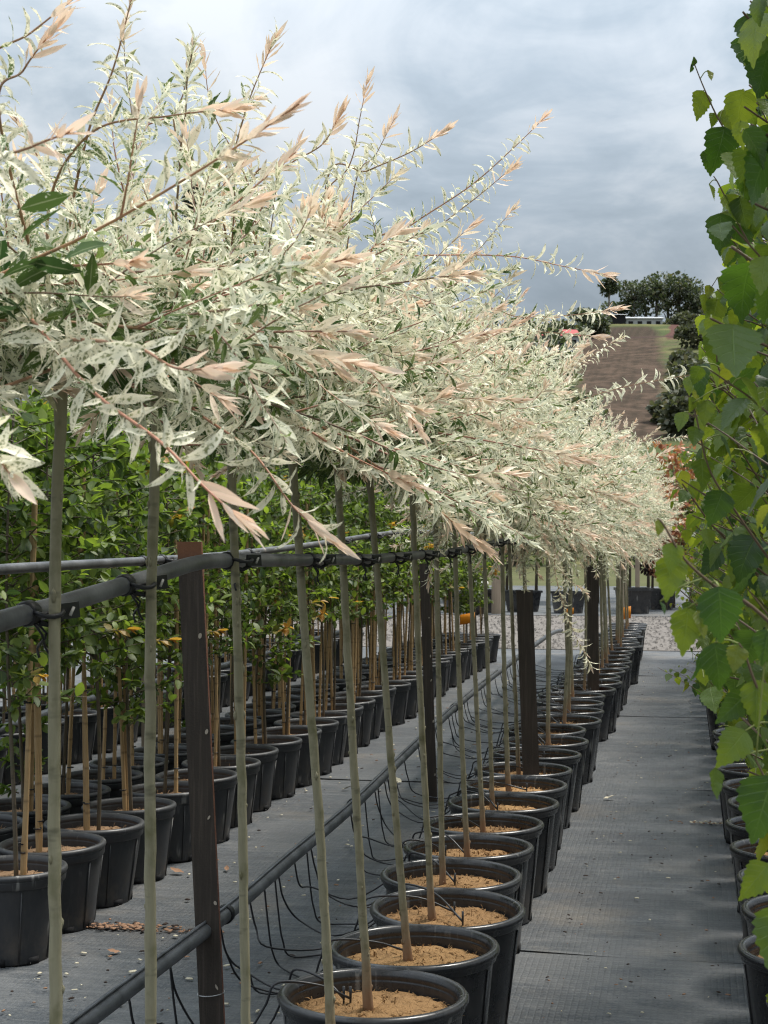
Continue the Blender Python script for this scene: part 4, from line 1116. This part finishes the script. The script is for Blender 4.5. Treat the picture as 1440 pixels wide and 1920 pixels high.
# ------------------------------------------------------------------ birches along the right
tt = np.linspace(0, 1, 17)
wb = np.interp(tt, [0, .06, .16, .28, .42, .58, .74, .88, .96, 1.0], [.10, .62, .95, 1.0, .92, .72, .46, .20, .07, .01])
tooth = [(0.018 if i % 2 else -0.012, 0.10 if i % 2 else -0.035) for i in range(17)]
tooth[0] = (0, 0); tooth[-1] = (0, 0)
TPL_B = grid_template(tt, wb, [-1, -.55, 0, .55, 1], tooth)
t2 = np.linspace(0, 1, 9); TPL_B2 = grid_template(t2, np.interp(t2, tt, wb), [-1, 0, 1], [(0, .12 if i % 2 else -.05) for i in range(9)])
BLEAF = {}
def birch_leaf(kind, v):
    key = (kind, v)
    if key not in BLEAF:
        rg = np.random.default_rng(70 + v * 5 + kind)
        tint = A3([[(0.05, 0.40, 0.78, 0.8)[kind] + rg.uniform(-.05, .1), rg.uniform(), (0, 0, 0.03, 0.42)[kind]]])
        V, Q, luv, kk = leaf_batch(TPL_B, np.zeros((1, 3)), A3([[1.0, 0, 0]]), A3([[0, 0, 1.0]]), 0.07, 0.07 * rg.uniform(.32, .42),
                                   fold=rg.uniform(.02, .28), curl=rg.uniform(-.25, .55), twist=rg.uniform(-.5, .5), wave=rg.uniform(.03, .10))
        BLEAF[key] = build_mesh('birch_leaf', V, Q, [M['birch']], None, np.repeat(tint, kk, 0), luv)
    return BLEAF[key]
brg = np.random.default_rng(31)
def bound(y):                                   # how far the row leans out over the path, by height in the photo
    return np.interp(y, [0, 80, 130, 330, 420, 520, 580, 700, 900, 1000, 1080, 1300, 1400, 1480, 1600, 1700, 1900], [1395, 1378, 1388, 1372, 1345, 1355, 1312, 1290, 1250, 1240, 1255, 1318, 1362, 1410, 1425, 1450, 1460])
BP = []
y = 1.62
while y < 19.2:
    BP.append(A3([0.36 + brg.normal(0, .022), y, 0])); y += brg.uniform(.455, .49)
BP[4][0] += .03
NB = len(BP)
def birch_parts(p, seed, h, near, lean=0.0):
    """branch polylines and leaves (world coordinates relative to p at ground)"""
    rg = np.random.default_rng(seed)
    br, leaves = [], []
    nb = 80 if near else 66
    zlo = 0.78 if near else 0.62
    for i in range(nb):
        u = (i + rg.uniform()) / nb; z = zlo + (h - zlo) * u * .96; az = i * 2.4 + rg.normal(0, .4)
        if near and rg.uniform() < .58: az = math.pi + rg.normal(0, .9)
        ln = (0.17 + 0.30 * (1 - u) ** .6 if not near else 0.30 + 0.17 * (1 - u)) * rg.uniform(.7, 1.25)
        P = shoot_path(A3([-lean * (z / h) ** 1.3, 0, z]), A3([math.cos(az), math.sin(az), .9]), ln, 9, .25 * rg.uniform(0, 1), 0.1, .07, rg)
        br.append(P)
        s = 0.04; k = 0
        while s < ln * .995:
            x = s / ln * 8; ii = min(int(x), 7); b = P[ii] + (P[ii + 1] - P[ii]) * (x - ii); T = nrm(P[ii + 1] - P[ii])
            a = k * 2.5 + rg.uniform(-.5, .5); out = A3([math.cos(a), math.sin(a), 0])
            tip = s / ln
            pe = b + (out * .8 + T * .4 + A3([0, 0, .15])) * rg.uniform(.010, .022)
            size = rg.uniform(.5, 1.02) * (1.0 if tip < .75 else 0.62 if tip < .93 else 0.35)
            D = nrm(out * rg.uniform(.2, .7) + A3([0, 0, -1.0]) * rg.uniform(.5, 1.2) + rg.normal(0, .18, 3))
            U = nrm(out + A3([0, 0, .7]) + rg.normal(0, .35, 3))
            kind = int(rg.choice([0, 1, 2, 3], p=[.42, .33, .22, .03])) if tip < .75 else int(rg.choice([1, 2, 3], p=[.35, .53, .12]))
            leaves.append((b, pe, D, U, size, kind)); k += 1; s += rg.uniform(.022, .036)
    return br, leaves
def trunk_birch(h, seed, lean=0.0):
    rg = np.random.default_rng(seed); zs = np.linspace(-.02, h, 22)
    b = MB(); b.tube(np.stack([.012 * np.sin(zs * 2.2 + seed) - lean * ((zs + .3).clip(0) / (h + .3)) ** 1.3, .012 * np.cos(zs * 1.9 + seed), zs], -1), np.linspace(.011, .003, 22), 8); return b.mesh('trunk', M['shrubbark'])
far_b = []
for sd in range(4):
    br, lv = birch_parts(None, 700 + sd, 2.05, False); fo = Foliage()
    fo.stems(A3(br), np.tile(np.linspace(.0026, .0007, 9), (len(br), 1)), A3([[.2, 0, 0]]), 4)
    n = len(lv); kind = A3([l[5] for l in lv])
    tint = np.stack([A3([.05, .40, .78, .8])[kind], brg.uniform(0, 1, n), A3([0, 0, .03, .42])[kind]], -1)
    Ls = A3([l[4] for l in lv]) * .066
    fo.leaves(TPL_B2, A3([l[1] for l in lv]), A3([l[2] for l in lv]), A3([l[3] for l in lv]), Ls, Ls * .38, tint, fold=brg.uniform(.02, .3, n), curl=brg.normal(.15, .3, n))
    far_b.append(fo.mesh('birch_crown', [M['birch'], M['birchtwig']]))
NEARB = 9
LEAN = [.20, .20, .18, .15, .12, .10, .08, .06, .05]
n_leaf_objs = 0
for k, p in enumerate(BP):
    root = empty('birch_tree', (p[0], p[1], 0.30))
    which = 'nearest' if k == 0 else ('farthest' if k == NB - 1 else ordinal(k))
    tag(root, '%s leafy green birch counted from the camera along the right edge' % which, 'birch tree', 'birches along the right of the path')
    h = (2.55 if k < 3 else 2.25) + brg.uniform(-.1, .1)
    obj('trunk', trunk_birch(h - .30, k, LEAN[k] if k < NEARB else 0.0), root)
    if k >= NEARB:
        obj('crown', far_b[k % 4], root, (0, 0, -.3), (0, 0, brg.uniform(0, 6.28)), brg.uniform(.95, 1.08)); continue
    br, lv = birch_parts(p, 40 + k, h, True, LEAN[k])
    off = A3([0, 0, .30]); P0 = A3([p[0], p[1], 0])
    cand = []
    fo = Foliage(); keepbr = []
    for P in br:
        x, yy, d = proj(P + P0)
        if d.min() < 0.8 or np.any(x < bound(yy) + 4): 
            P = P[:max(2, int(np.argmax((x < bound(yy) + 4) | (d < .8))))]
            P = np.vstack([P, np.repeat(P[-1:] + (P[-1:] - P[-2:-1]) * .05, 9 - len(P), 0)]) if len(P) < 9 else P
            if np.linalg.norm(P[-1] - P[0]) < .03: continue
        keepbr.append(P - off)
    rest = []
    for L_ in lv:
        b, pe, D, U, size, kind = L_
        e2 = pe + D * .07 * size
        x, yy, d = proj(A3([pe + P0, e2 + P0]))
        if d.min() < 0.95 or np.any(x < bound(yy)): continue
        if x.min() < 1475 and -40 < yy.mean() < 1960 and (k < 7): cand.append((x.min() / d.mean(), L_))
        else: rest.append(L_)
    cand.sort(key=lambda q: q[0])
    for q in cand[:200]:
        b, pe, D, U, size, kind = q[1]
        o = obj('leaf', birch_leaf(kind, int(brg.integers(0, 6))), root); frame_obj(o, pe - off, D, U, size); n_leaf_objs += 1
        keepbr_p = None
    rest += [q[1] for q in cand[200:]]
    if keepbr: fo.stems(A3(keepbr), np.tile(np.linspace(.0026, .0008, 9), (len(keepbr), 1)), A3([[.2, 0, 0]]), 5)
    allp = [q[1] for q in cand]
    if allp:
        pb = A3([[l[0] - off, (l[0] + l[1]) / 2 - off + A3([0, 0, .002]), l[1] - off] for l in allp]); fo.stems(pb, np.full((len(pb), 3), .0008), A3([[.2, 0, 0]]), 4, 2)
    if rest:
        n = len(rest); kind = A3([l[5] for l in rest]); Ls = A3([l[4] for l in rest]) * .07
        tint = np.stack([A3([.05, .40, .78, .8])[kind], brg.uniform(0, 1, n), A3([0, 0, .03, .42])[kind]], -1)
        fo.leaves(TPL_B2, A3([l[1] - off for l in rest]), A3([l[2] for l in rest]), A3([l[3] for l in rest]), Ls, Ls * .38, tint, fold=.15, curl=brg.normal(.15, .3, n))
    tag(obj('crown', fo.mesh('birch_crown', [M['birch'], M['birchtwig'], M['petiole']]), root), kind='stuff')
    BP[k] = (p, root)
# twigs that reach out over the path, with their leaves set one by one
def hero_twig(k, path, leaves, r0=.0016):
    p, root = BP[k]; off = A3([p[0], p[1], .30]); d0 = path[0][2]
    P = catmull([PX(*q) for q in path], 24) - off
    tw = obj('twig', (lambda f: (f.stems(P[None], np.linspace(r0, r0 * .4, 24)[None], A3([[.2, 0, 0]]), 6, 0), f.mesh('twig', [M['birchtwig']]))[1])(Foliage()), root)
    for (ax, ay, tx, ty, d, kind, face) in leaves:
        a, t = PX(ax, ay, d) - off, PX(tx, ty, d - .005) - off
        L = np.linalg.norm(t - a); D = nrm(t - a)
        toc = nrm(C0 - PX(ax, ay, d)); U = nrm(toc * abs(face) + RT * (1 - abs(face)) * (1 if face > 0 else -1) + A3([0, 0, .25]))
        o = obj('leaf', birch_leaf(kind, int(brg.integers(0, 6))), tw); frame_obj(o, a, D, U, L / .07)
        i = int(np.argmin(np.linalg.norm(P - a, axis=1))); j_ = max(i - 1, 0)
        if np.linalg.norm(P[i] - a) > .002:
            MB().tube(catmull([P[j_], (P[j_] + a) / 2 + A3([0, 0, .003]), a], 6), .0007, 5).build('petiole', M['petiole'], tw)
# photo x, y of leaf base and tip, distance, colour kind, how far it faces the camera
hero_twig(1, [(1445, 360, 2.05), (1400, 300, 2.05), (1352, 232, 2.05), (1320, 165, 2.05), (1299, 112, 2.05)],
          [(1318, 170, 1306, 228, 2.05, 2, .6), (1356, 205, 1372, 250, 2.06, 2, .7), (1358, 238, 1340, 325, 2.04, 0, .8), (1338, 212, 1336, 240, 2.06, 1, .6), (1325, 280, 1340, 328, 2.07, 0, .6), (1329, 132, 1333, 152, 2.05, 3, .5), (1298, 122, 1296, 136, 2.05, 0, .4), (1303, 108, 1299, 126, 2.05, 0, .4)])
hero_twig(1, [(1440, 520, 2.0), (1390, 430, 2.0), (1350, 350, 2.0), (1338, 330, 2.0)],
          [(1360, 365, 1388, 420, 2.0, 2, .7), (1385, 370, 1402, 430, 2.0, 1, .8), (1350, 400, 1352, 480, 2.0, 0, .8), (1385, 420, 1368, 500, 2.01, 0, .8), (1330, 345, 1337, 378, 2.0, 2, .4)])
hero_twig(0, [(1480, 1200, 1.18), (1400, 1130, 1.17), (1345, 1102, 1.16), (1285, 1050, 1.15), (1245, 985, 1.15), (1232, 972, 1.15)],
          [(1348, 1100, 1355, 1215, 1.14, 0, .95), (1262, 1018, 1256, 1078, 1.15, 2, .85), (1262, 1042, 1250, 1130, 1.16, 2, .8), (1290, 1140, 1281, 1232, 1.18, 2, .75), (1237, 975, 1238, 1005, 1.15, 3, .5), (1310, 1145, 1322, 1198, 1.18, 3, .6), (1238, 1128, 1252, 1150, 1.16, 0, .3)])
hero_twig(0, [(1470, 1400, 1.25), (1420, 1290, 1.24), (1396, 1225, 1.24), (1385, 1205, 1.24)],
          [(1340, 1205, 1355, 1300, 1.26, 0, .85), (1400, 1300, 1345, 1360, 1.25, 0, .5), (1310, 1230, 1306, 1292, 1.30, 0, .3), (1418, 1275, 1420, 1365, 1.24, 2, .85), (1385, 1210, 1375, 1262, 1.24, 3, .75), (1398, 1370, 1340, 1440, 1.24, 2, .9), (1340, 1440, 1337, 1500, 1.26, 1, .4)])
hero_twig(0, [(1490, 1560, 1.22), (1445, 1480, 1.22), (1415, 1420, 1.22)],
          [(1448, 1455, 1408, 1590, 1.20, 0, .9), (1440, 1620, 1385, 1690, 1.2, 2, .7), (1478, 1700, 1448, 1840, 1.18, 1, .9), (1440, 1180, 1432, 1250, 1.2, 0, .8)])
hero_twig(2, [(1420, 800, 2.5), (1350, 700, 2.5), (1345, 620, 2.5), (1330, 555, 2.5), (1345, 520, 2.5)],
          [(1346, 560, 1330, 620, 2.5, 2, .7), (1350, 620, 1345, 700, 2.5, 1, .8), (1390, 640, 1350, 690, 2.45, 0, .5), (1330, 535, 1326, 562, 2.5, 3, .6), (1322, 552, 1318, 590, 2.5, 2, .6), (1350, 520, 1352, 545, 2.5, 1, .5)])
hero_twig(1, [(1450, 1060, 1.7), (1380, 960, 1.7), (1330, 880, 1.7), (1305, 780, 1.7), (1290, 740, 1.7)],
          [(1300, 745, 1292, 775, 1.7, 2, .6), (1325, 750, 1320, 800, 1.7, 2, .8), (1305, 800, 1298, 840, 1.7, 1, .7), (1350, 815, 1375, 862, 1.7, 0, .3), (1355, 920, 1332, 990, 1.68, 0, .7), (1370, 720, 1420, 690, 1.66, 0, .4), (1315, 860, 1320, 920, 1.7, 1, .7)])
for k in range(NB):
    p = BP[k][0] if isinstance(BP[k], tuple) else BP[k]
    if p[1] < 2.6: continue
    n = k - next(i for i in range(NB) if (BP[i][0] if isinstance(BP[i], tuple) else BP[i])[1] >= 2.6)
    which = 'nearest' if n == 0 else ('farthest' if k == NB - 1 else ordinal(n))
    pot(tuple(p), POT_B[0], '%s black pot of the birch row counted up the right edge' % which, 'black pots of the birch row')

# ------------------------------------------------------------------ beyond the gravel
def far_pos(px, d, z=0.0): 
    v = PX(px, 1000, d); v[2] = z; return v
def bush(name, px, d, h, rad, mat, label, cat='shrub', seed=0, leaf=.09, stemz=.25, group=None, nb=60, dens=.05):
    v = far_pos(px, d); e_ = empty(name, tuple(v)); tag(e_, label, cat, group)
    MB().tube([(0, 0, 0), (.02, 0, h * .5), (0, .02, h * .92)], [.03 + h * .004, .02, .008], 7).build('trunk', M['shrubbark'], e_)
    obj('crown', shrub_crown(seed + 300, stemz * h, h, rad, nb, leaf, mat, .12, 0, (.22, .32), .4, dens), e_)
    return e_
bush('red_shrub', 1262, 31.0, 3.25, .55, 'redleaf', 'orange-red leafed shrub beyond the gravel at the path end', seed=1, leaf=.11)
bush('red_shrub', 1248, 30.0, 2.35, .5, 'redleaf', 'lower orange and green shrub left of the red one', seed=2, leaf=.11)
bush('purple_shrub', 1222, 30.5, 1.75, .45, 'purple', 'dark purple shrub beyond the gravel behind the last willow', seed=3, leaf=.1, stemz=.35)
for i, (px, d, h) in enumerate(((1295, 33, 3.1), (1330, 31, 2.6), (1180, 34, 2.8), (1120, 33, 2.7), (1060, 34, 2.9), (1005, 33, 2.6), (950, 34, 3.0), (890, 34, 2.8), (830, 35, 3.1), (770, 34, 2.8), (1215, 36, 3.0), (700, 35, 3.0), (630, 35, 3.1), (560, 35, 3.1))):
    bush('nursery_tree', px, d, h, .62, 'shrub', '%s green nursery tree counted from the right beyond the gravel' % ordinal(sorted([1295, 1330, 1180, 1120, 1060, 1005, 950, 890, 830, 770, 1215, 700, 630, 560], reverse=True).index(px)), 'tree', 10 + i, .11, .32, 'nursery trees beyond the gravel', 60, .055)
sq = MB()
V = [(x * .2, y_ * .2, 0) for x, y_ in ((-1, -1), (1, -1), (1, 1), (-1, 1))] + [(x * .24, y_ * .24, .34) for x, y_ in ((-1, -1), (1, -1), (1, 1), (-1, 1))] + [(x * .26, y_ * .26, .34) for x, y_ in ((-1, -1), (1, -1), (1, 1), (-1, 1))] + [(x * .26, y_ * .26, .38) for x, y_ in ((-1, -1), (1, -1), (1, 1), (-1, 1))] + [(x * .225, y_ * .225, .38) for x, y_ in ((-1, -1), (1, -1), (1, 1), (-1, 1))] + [(x * .22, y_ * .22, .30) for x, y_ in ((-1, -1), (1, -1), (1, 1), (-1, 1))]
F = [(3, 2, 1, 0)] + [(r * 4 + q, r * 4 + (q + 1) % 4, (r + 1) * 4 + (q + 1) % 4, (r + 1) * 4 + q) for r in range(5) for q in range(4)] + [(20, 21, 22, 23)]
SQ = MB().add(V, F).mesh('square_pot', M['pot'], smooth=False)
for i, (px, d, s_) in enumerate(((1187, 28.9, 2.0), (1235, 30.4, 1.7), (1065, 29, 1.7), (905, 29.2, 1.8), (860, 29.3, 1.6), (980, 29.5, 1.7))):
    o = obj('square_pot', SQ, None, tuple(far_pos(px, d, .012)), (0, 0, YAW + .1 * i), s_ * .62)
    tag(o, ('square black tub right of the pale timber post', 'square black tub nearest the path end on the right', 'square black tub between the two timber posts', 'black tub under the white cap beyond the gravel', 'leftmost square black tub beyond the gravel', 'black tub right of the left timber post')[i], 'tub', 'square black tubs beyond the gravel')
for i, (px, d, h, w, lab) in enumerate(((932, 28.7, 1.62, .21, 'thick pale timber post beyond the gravel, left of centre'), (1167, 28.6, 1.75, .17, 'pale timber post standing behind the orange tag'), (1195, 29.4, 1.3, .09, 'thin timber stake in the square tub'), (775, 29.5, 1.7, .2, 'left pale timber post behind the staked shrubs'))):
    v = far_pos(px, d); b = MB(); n = 10
    b.lathe([(w / 2 * 1.03, -.05), (w / 2, .3), (w / 2 * .96, h * .7), (w / 2 * .93, h - .02), (w / 2 * .86, h), (0, h + .004)], n=12)
    tag(b.build('timber_post', M['timber'], None, loc=tuple(v)), lab, 'post')
v = far_pos(900, 28.4, 0); e_ = empty('riser_pipe', tuple(v)); tag(e_, 'short black riser with a white cap at the gravel edge', 'pipe')
MB().tube([(0, 0, 0), (0, 0, .5)], .12, 14).build('stand', M['pot'], e_)
MB().tube([(-.15, 0, .56), (-.14, 0, .56), (.14, 0, .56), (.15, 0, .56)], [.05, .065, .065, .05], 14).build('cap', M['white'], e_)
def tagplate(px, py, d, w, h, label):
    v = PX(px, py, d); e_ = empty('orange_tag', (v[0], v[1], 0.3)); tag(e_, label, 'tag', 'orange tags at the row ends')
    z = v[2] - .3
    MB().tube([(0, 0.01, -.02), (0, .012, z + .02)], .004, 6).build('stake', M['pipe'], e_)
    b = MB(); n = 8; Vp = []
    for i in range(n + 1):
        u = i / n - .5; yb = -.012 * math.cos(u * 3)
        for dy in (0, .004):
            for zz_ in (-h / 2, h / 2): Vp.append((u * w, yb + dy, z + zz_ + .06 * u * w * 3))
    F = []
    for i in range(n):
        a = i * 4; F += [(a, a + 4, a + 5, a + 1), (a + 2, a + 3, a + 7, a + 6), (a + 1, a + 5, a + 7, a + 3), (a, a + 2, a + 6, a + 4)]
    F += [(0, 1, 3, 2), (n * 4, n * 4 + 2, n * 4 + 3, n * 4 + 1)]
    b.add(Vp, F).build('plate', M['tagor'], e_)
tagplate(1170, 1150, 19.3, .17, .15, 'orange tag at the far end of the willow row')
tagplate(876, 1160, 15.4, .15, .10, 'orange tag at the far end of the staked shrub rows')
tagplate(1068, 1147, 18.6, .10, .08, 'small orange tag half hidden behind willow stems')

# ------------------------------------------------------------------ trees, hedges and buildings farther off
def crown_cloud(seed, lobes, n, leaf, mat, flat=.75):
    rg = np.random.default_rng(seed); fo = Foliage()
    lob = A3(lobes, float); w = lob[:, 3] ** 2; pick = rg.choice(len(lob), n, p=w / w.sum())
    dirs = nrm(rg.normal(0, 1, (n, 3)) + A3([0, 0, .25])); rr = lob[pick, 3] * rg.uniform(.45, 1.05, n) ** .6
    B = lob[pick, :3] + dirs * rr[:, None] * A3([1, 1, flat])
    T = np.stack([np.clip(rg.beta(1.5, 2, n) + .0, 0, 1), rg.uniform(0, 1, n), (rg.uniform(0, 1, n) < .08) * .7], -1)
    l = leaf * rg.uniform(.6, 1.4, n)
    fo.leaves(TPL_S, B, nrm(dirs + rg.normal(0, .8, (n, 3))), nrm(rg.normal(0, .6, (n, 3)) + A3([0, 0, .8])), l, l * rg.uniform(.28, .45, n), T, fold=.2, curl=.2)
    return fo.mesh('tree_crown', [M[mat]])
def tree(px, basey_d, h, cw, label, seed, mat='fartree', n=2600, trunkfrac=.35, name='tree', leaf=None, z0=None, group=None, flat=.75):
    d = basey_d; v = far_pos(px, d)
    v[2] = (float(hill_h(A3(v[0]), A3(v[1]))) if v[1] > 80 else 0) - .05 if z0 is None else z0
    rg = np.random.default_rng(seed); e_ = empty(name, tuple(v)); tag(e_, label, 'tree', group)
    b = MB(); th = h * .8
    b.tube([(0, 0, 0), (rg.normal(0, .01) * h, 0, th * .5), (rg.normal(0, .02) * h, 0, th)], [h * .028, h * .02, h * .008], 8)
    lobes = []
    for i in range(9):
        u = rg.uniform(trunkfrac, .9); a = rg.uniform(0, 6.28); r = cw * .5 * rg.uniform(.2, .75) * math.sin(math.pi * (0.2 + .7 * (u - trunkfrac) / (1 - trunkfrac)))
        c = A3([r * math.cos(a), r * math.sin(a), h * u]); lobes.append((*c, cw * rg.uniform(.16, .27)))
        b.tube([(0, 0, h * (u - .18)), c * A3([.5, .5, 1]) - A3([0, 0, h * .06]), c], [h * .011, h * .008, h * .003], 5)
    b.build('trunk', M['fartrunk'], e_)
    obj('crown', crown_cloud(seed, lobes, n, leaf or h * .035, mat, flat), e_)
ridge = [(1143, 233, 7.2, 3.6, .55), (1168, 240, 5.8, 6, .3), (1190, 238, 7.6, 6.5, .3), (1212, 241, 8.6, 7, .3), (1232, 239, 8.4, 6.5, .3), (1252, 242, 9.2, 7.0, .3), (1272, 240, 9.2, 7, .3), (1290, 241, 8.4, 7, .25), (1308, 239, 6.8, 6.5, .25), (1330, 240, 6.4, 6, .2), (1352, 240, 7.5, 6, .2), (1385, 242, 7.5, 7, .2)]
for i, (px, d, h, cw, tf) in enumerate(ridge):
    tree(px, d, h * 1.18, cw, 'lone spindly gum tree left of the ridge grove' if i == 0 else ('%s dark gum tree from the left in the ridge grove' % ordinal(i - 1)), 500 + i, 'fartree', 900, tf + .12, 'gum_tree', .42, group='gum trees on the ridge')
mids = [(545, 34, 7.2, 4.5, 'leafy dark tree behind the middle of the willow crowns'), (625, 36, 6.9, 4.2, 'green tree behind the willow shoots, right of the tallest one'), (250, 36, 6.2, 5, 'broad tree behind the left willow crowns'),
        (120, 34, 5.6, 5, 'leftmost broad tree behind the willow crowns'), (450, 38, 6.4, 5, 'rounded tree between the conifer and the dark tree'), (720, 44, 6.3, 5, 'round tree behind the pale shoots near the picture centre'), (800, 52, 7.2, 6, 'dark round tree behind the red twigs'), (880, 66, 9.6, 8, 'big dark tree behind the crown of the row'), (960, 74, 12.0, 9, 'dark rounded tree showing over the willow crowns'), (1010, 90, 8.8, 8, 'low wide tree on the slope behind the willow tips')]
for i, (px, d, h, cw, lab) in enumerate(mids):
    tree(px, d, h, cw, lab, 540 + i, 'shrub' if i < 7 else 'fartree', 4200, .12, 'broadleaf_tree', .16 if i < 7 else .32)
# conifer whose tip stands above the crowns
v = far_pos(362, 33); e_ = empty('conifer', tuple(v)); tag(e_, 'conifer whose pointed tip shows between the willow shoots at left', 'tree')
MB().tube([(0, 0, 0), (0, 0, 9.0)], [.16, .02], 8).build('trunk', M['fartrunk'], e_)
rg = np.random.default_rng(8); n = 4200; u = rg.uniform(.08, 1, n); a = rg.uniform(0, 6.28, n); rr = (1 - u) * 1.5 * rg.uniform(.3, 1, n) + .05
fo = Foliage(); B = np.stack([rr * np.cos(a), rr * np.sin(a), u * 9.05 - rr * .25], -1)
fo.leaves(TPL_S, B, nrm(np.stack([np.cos(a), np.sin(a), a * 0 - .25], -1) + rg.normal(0, .3, (n, 3))), nrm(rg.normal(0, .3, (n, 3)) + A3([0, 0, 1])), rg.uniform(.12, .28, n), rg.uniform(.025, .05, n), np.stack([rg.beta(1.5, 3, n), rg.uniform(0, 1, n), np.zeros(n)], -1))
obj('crown', fo.mesh('conifer_crown', [M['fartree']]), e_)
# scrub on the slope
for i, (px, d, h, cw, lab) in enumerate(((1290, 158, 2.0, 5, 'middle dark scrub bush right of the ploughed field'), (1318, 182, 3.2, 7, 'upper dark scrub at the right of the slope'), (1258, 124, 1.8, 3.4, 'low grey-green scrub at the foot of the ploughed field'), (1290, 116, 2.6, 4.4, 'dark scrub at the slope foot beside the birches'), (1335, 128, 6, 9, 'scrub behind the birch tips'), (1100, 205, 3.4, 7, 'dense green hedge left of the ploughed field'), (1122, 207, 2.6, 4, 'end of the green hedge above the field corner'), (1062, 200, 3, 8, 'hedge behind the willow tips left of the field'), (1275, 228, 2.4, 6, 'low scrub beside the shed on the ridge'), (1330, 226, 3, 8, 'scrub on the ridge behind the birches'), (1274, 140, 1.7, 3.6, 'small scrub bush halfway down the slope'), (1300, 198, 2.2, 5, 'low scrub under the bare track on the slope'), (1308, 128, 2.2, 5, 'broad dark scrub bush near the slope foot'))):
    tree(px, d, h, cw, lab, 580 + i, 'scrub' if i not in (5, 6, 7) else 'fartree', 1300, .05, 'scrub_bush', .42, flat=.5)
def shed(px, d, w, dep, h, label, wall, roof, rz=0.0, pitch=.3, wins=0):
    v = far_pos(px, d); z = float(hill_h(A3(v[0]), A3(v[1]))); e_ = empty('farm_shed', (v[0], v[1], z - .3), YAW + rz); tag(e_, label, 'shed')
    MB().box((0, 0, h / 2), (w, dep, h)).build('wall', M[wall], e_, smooth=False)
    b = MB(); o = .25; b.add([(-w / 2 - o, -dep / 2 - o, h), (w / 2 + o, -dep / 2 - o, h), (w / 2 + o, dep / 2 + o, h), (-w / 2 - o, dep / 2 + o, h), (-w / 2 - o, 0, h + dep * pitch), (w / 2 + o, 0, h + dep * pitch)],
                         [(0, 1, 5, 4), (2, 3, 4, 5), (0, 4, 3), (1, 2, 5), (3, 2, 1, 0)]); b.build('roof', M[roof], e_, smooth=False)
    for i in range(wins):
        MB().box((-w / 2 + (i + .5) * w / wins, -dep / 2 - .01, h * .5), (w / wins * .5, .06, h * .5)).build('door' if i == 0 else 'window', M['dark'], e_, smooth=False)
shed(1205, 231, 5.4, 4, 1.7, 'long pale grey shed on the ridge below the gum trees', 'wallgrey', 'roofgrey', 0, .12, 4)
shed(1148, 228, 3.6, 3, 1.7, 'dark open shed at the left end of the ridge', 'dark', 'roofgrey', 0, .1, 0)
shed(1045, 190, 4.4, 5, 1.9, 'house with a red roof half hidden by willow tips', 'wallgrey', 'roofred', .1, .22, 3)

# ------------------------------------------------------------------ litter on the mat
def fallen_leaf(px, py, L, mat, label, kind='fallen_leaf'):
    v = on_z(px, py, 0.012); V, Q, luv, kk = leaf_batch(TPL_WH, np.zeros((1, 3)), A3([[1.0, 0, 0]]), A3([[0, 0, 1.0]]), L, L * .22, fold=.25, curl=-.35, twist=.5, wave=.15)
    tag(obj(kind, build_mesh(kind, V, Q, [M[mat]]), None, tuple(v), (rnd.uniform(-.2, .2), 0, rnd.uniform(0, 6.28))), label, 'leaf')
fallen_leaf(625, 1420, .11, 'litter2', 'pale fallen leaves on the mat between the shrub pots and the lower pipe')
fallen_leaf(612, 1428, .09, 'litter2', 'smaller pale fallen leaf touching the larger one between the rows')
fallen_leaf(752, 1467, .09, 'litter2', 'cream fallen leaf beside the lower pipe at mid-picture')
fallen_leaf(728, 1440, .07, 'litter', 'brownish fallen leaf above the lower pipe')
fallen_leaf(640, 1480, .07, 'litter2', 'long pale fallen leaf left of the lower pipe')
fallen_leaf(345, 1636, .07, 'litter', 'brown curled leaf on the mat left of the brown post')
fallen_leaf(425, 1632, .05, 'litter', 'pinkish scrap on the mat right of the brown post')
fallen_leaf(1132, 1497, .08, 'litter2', 'pale fallen leaf on the path beside the willow pots')
fallen_leaf(225, 1783, .06, 'litter', 'light brown leaf below the heap of bark scraps')
def litter(name, n, sampler, mats, sizes, label, seed):
    rg = np.random.default_rng(seed); b = MB()
    for i in range(n):
        x, y_ = sampler(rg); s_ = rg.uniform(*sizes); a = rg.uniform(0, 3.14); rot = A3([[math.cos(a), -math.sin(a), 0], [math.sin(a), math.cos(a), 0], [0, 0, 1]])
        b.box((x, y_, .011 + s_ * .12), (s_ * rg.uniform(.5, 1.6), s_ * rg.uniform(.35, .8), s_ * .22), int(rg.integers(0, len(mats))), rot, rg.uniform(.4, .8))
    tag(b.build(name, [M[m] for m in mats], None), label, 'litter', kind='stuff')
hp = on_z(215, 1745, 0)
litter('bark_heap', 330, lambda g: (hp[0] + g.normal(0, .16), hp[1] + g.normal(0, .025) + .02), ['litter', 'litter3', 'litter'], (.005, .024), 'brown bark scraps caught along the mat seam at lower left', 1)
hp2 = on_z(1330, 1547, 0)
litter('bark_scraps', 40, lambda g: (hp2[0] + g.normal(0, .08), hp2[1] + g.normal(0, .02)), ['litter', 'litter2'], (.008, .022), 'tan bark scraps on the mat beside the birch pots', 2)
litter('path_crumbs', 420, lambda g: (g.uniform(-.48, .12), 3.2 + 15 * g.uniform() ** 1.5), ['litter3', 'litter3', 'litter', 'litter2'], (.004, .016), 'dark crumbs and scraps scattered over the path mat', 3)
litter('aisle_crumbs', 480, lambda g: (g.uniform(-2.2, -1.05), 4.2 + 13 * g.uniform() ** 1.3), ['litter3', 'litter', 'litter2', 'litter2'], (.004, .022), 'pale crumbs and leaf scraps scattered over the aisle mat', 4)
print('leaf objects', n_leaf_objs)
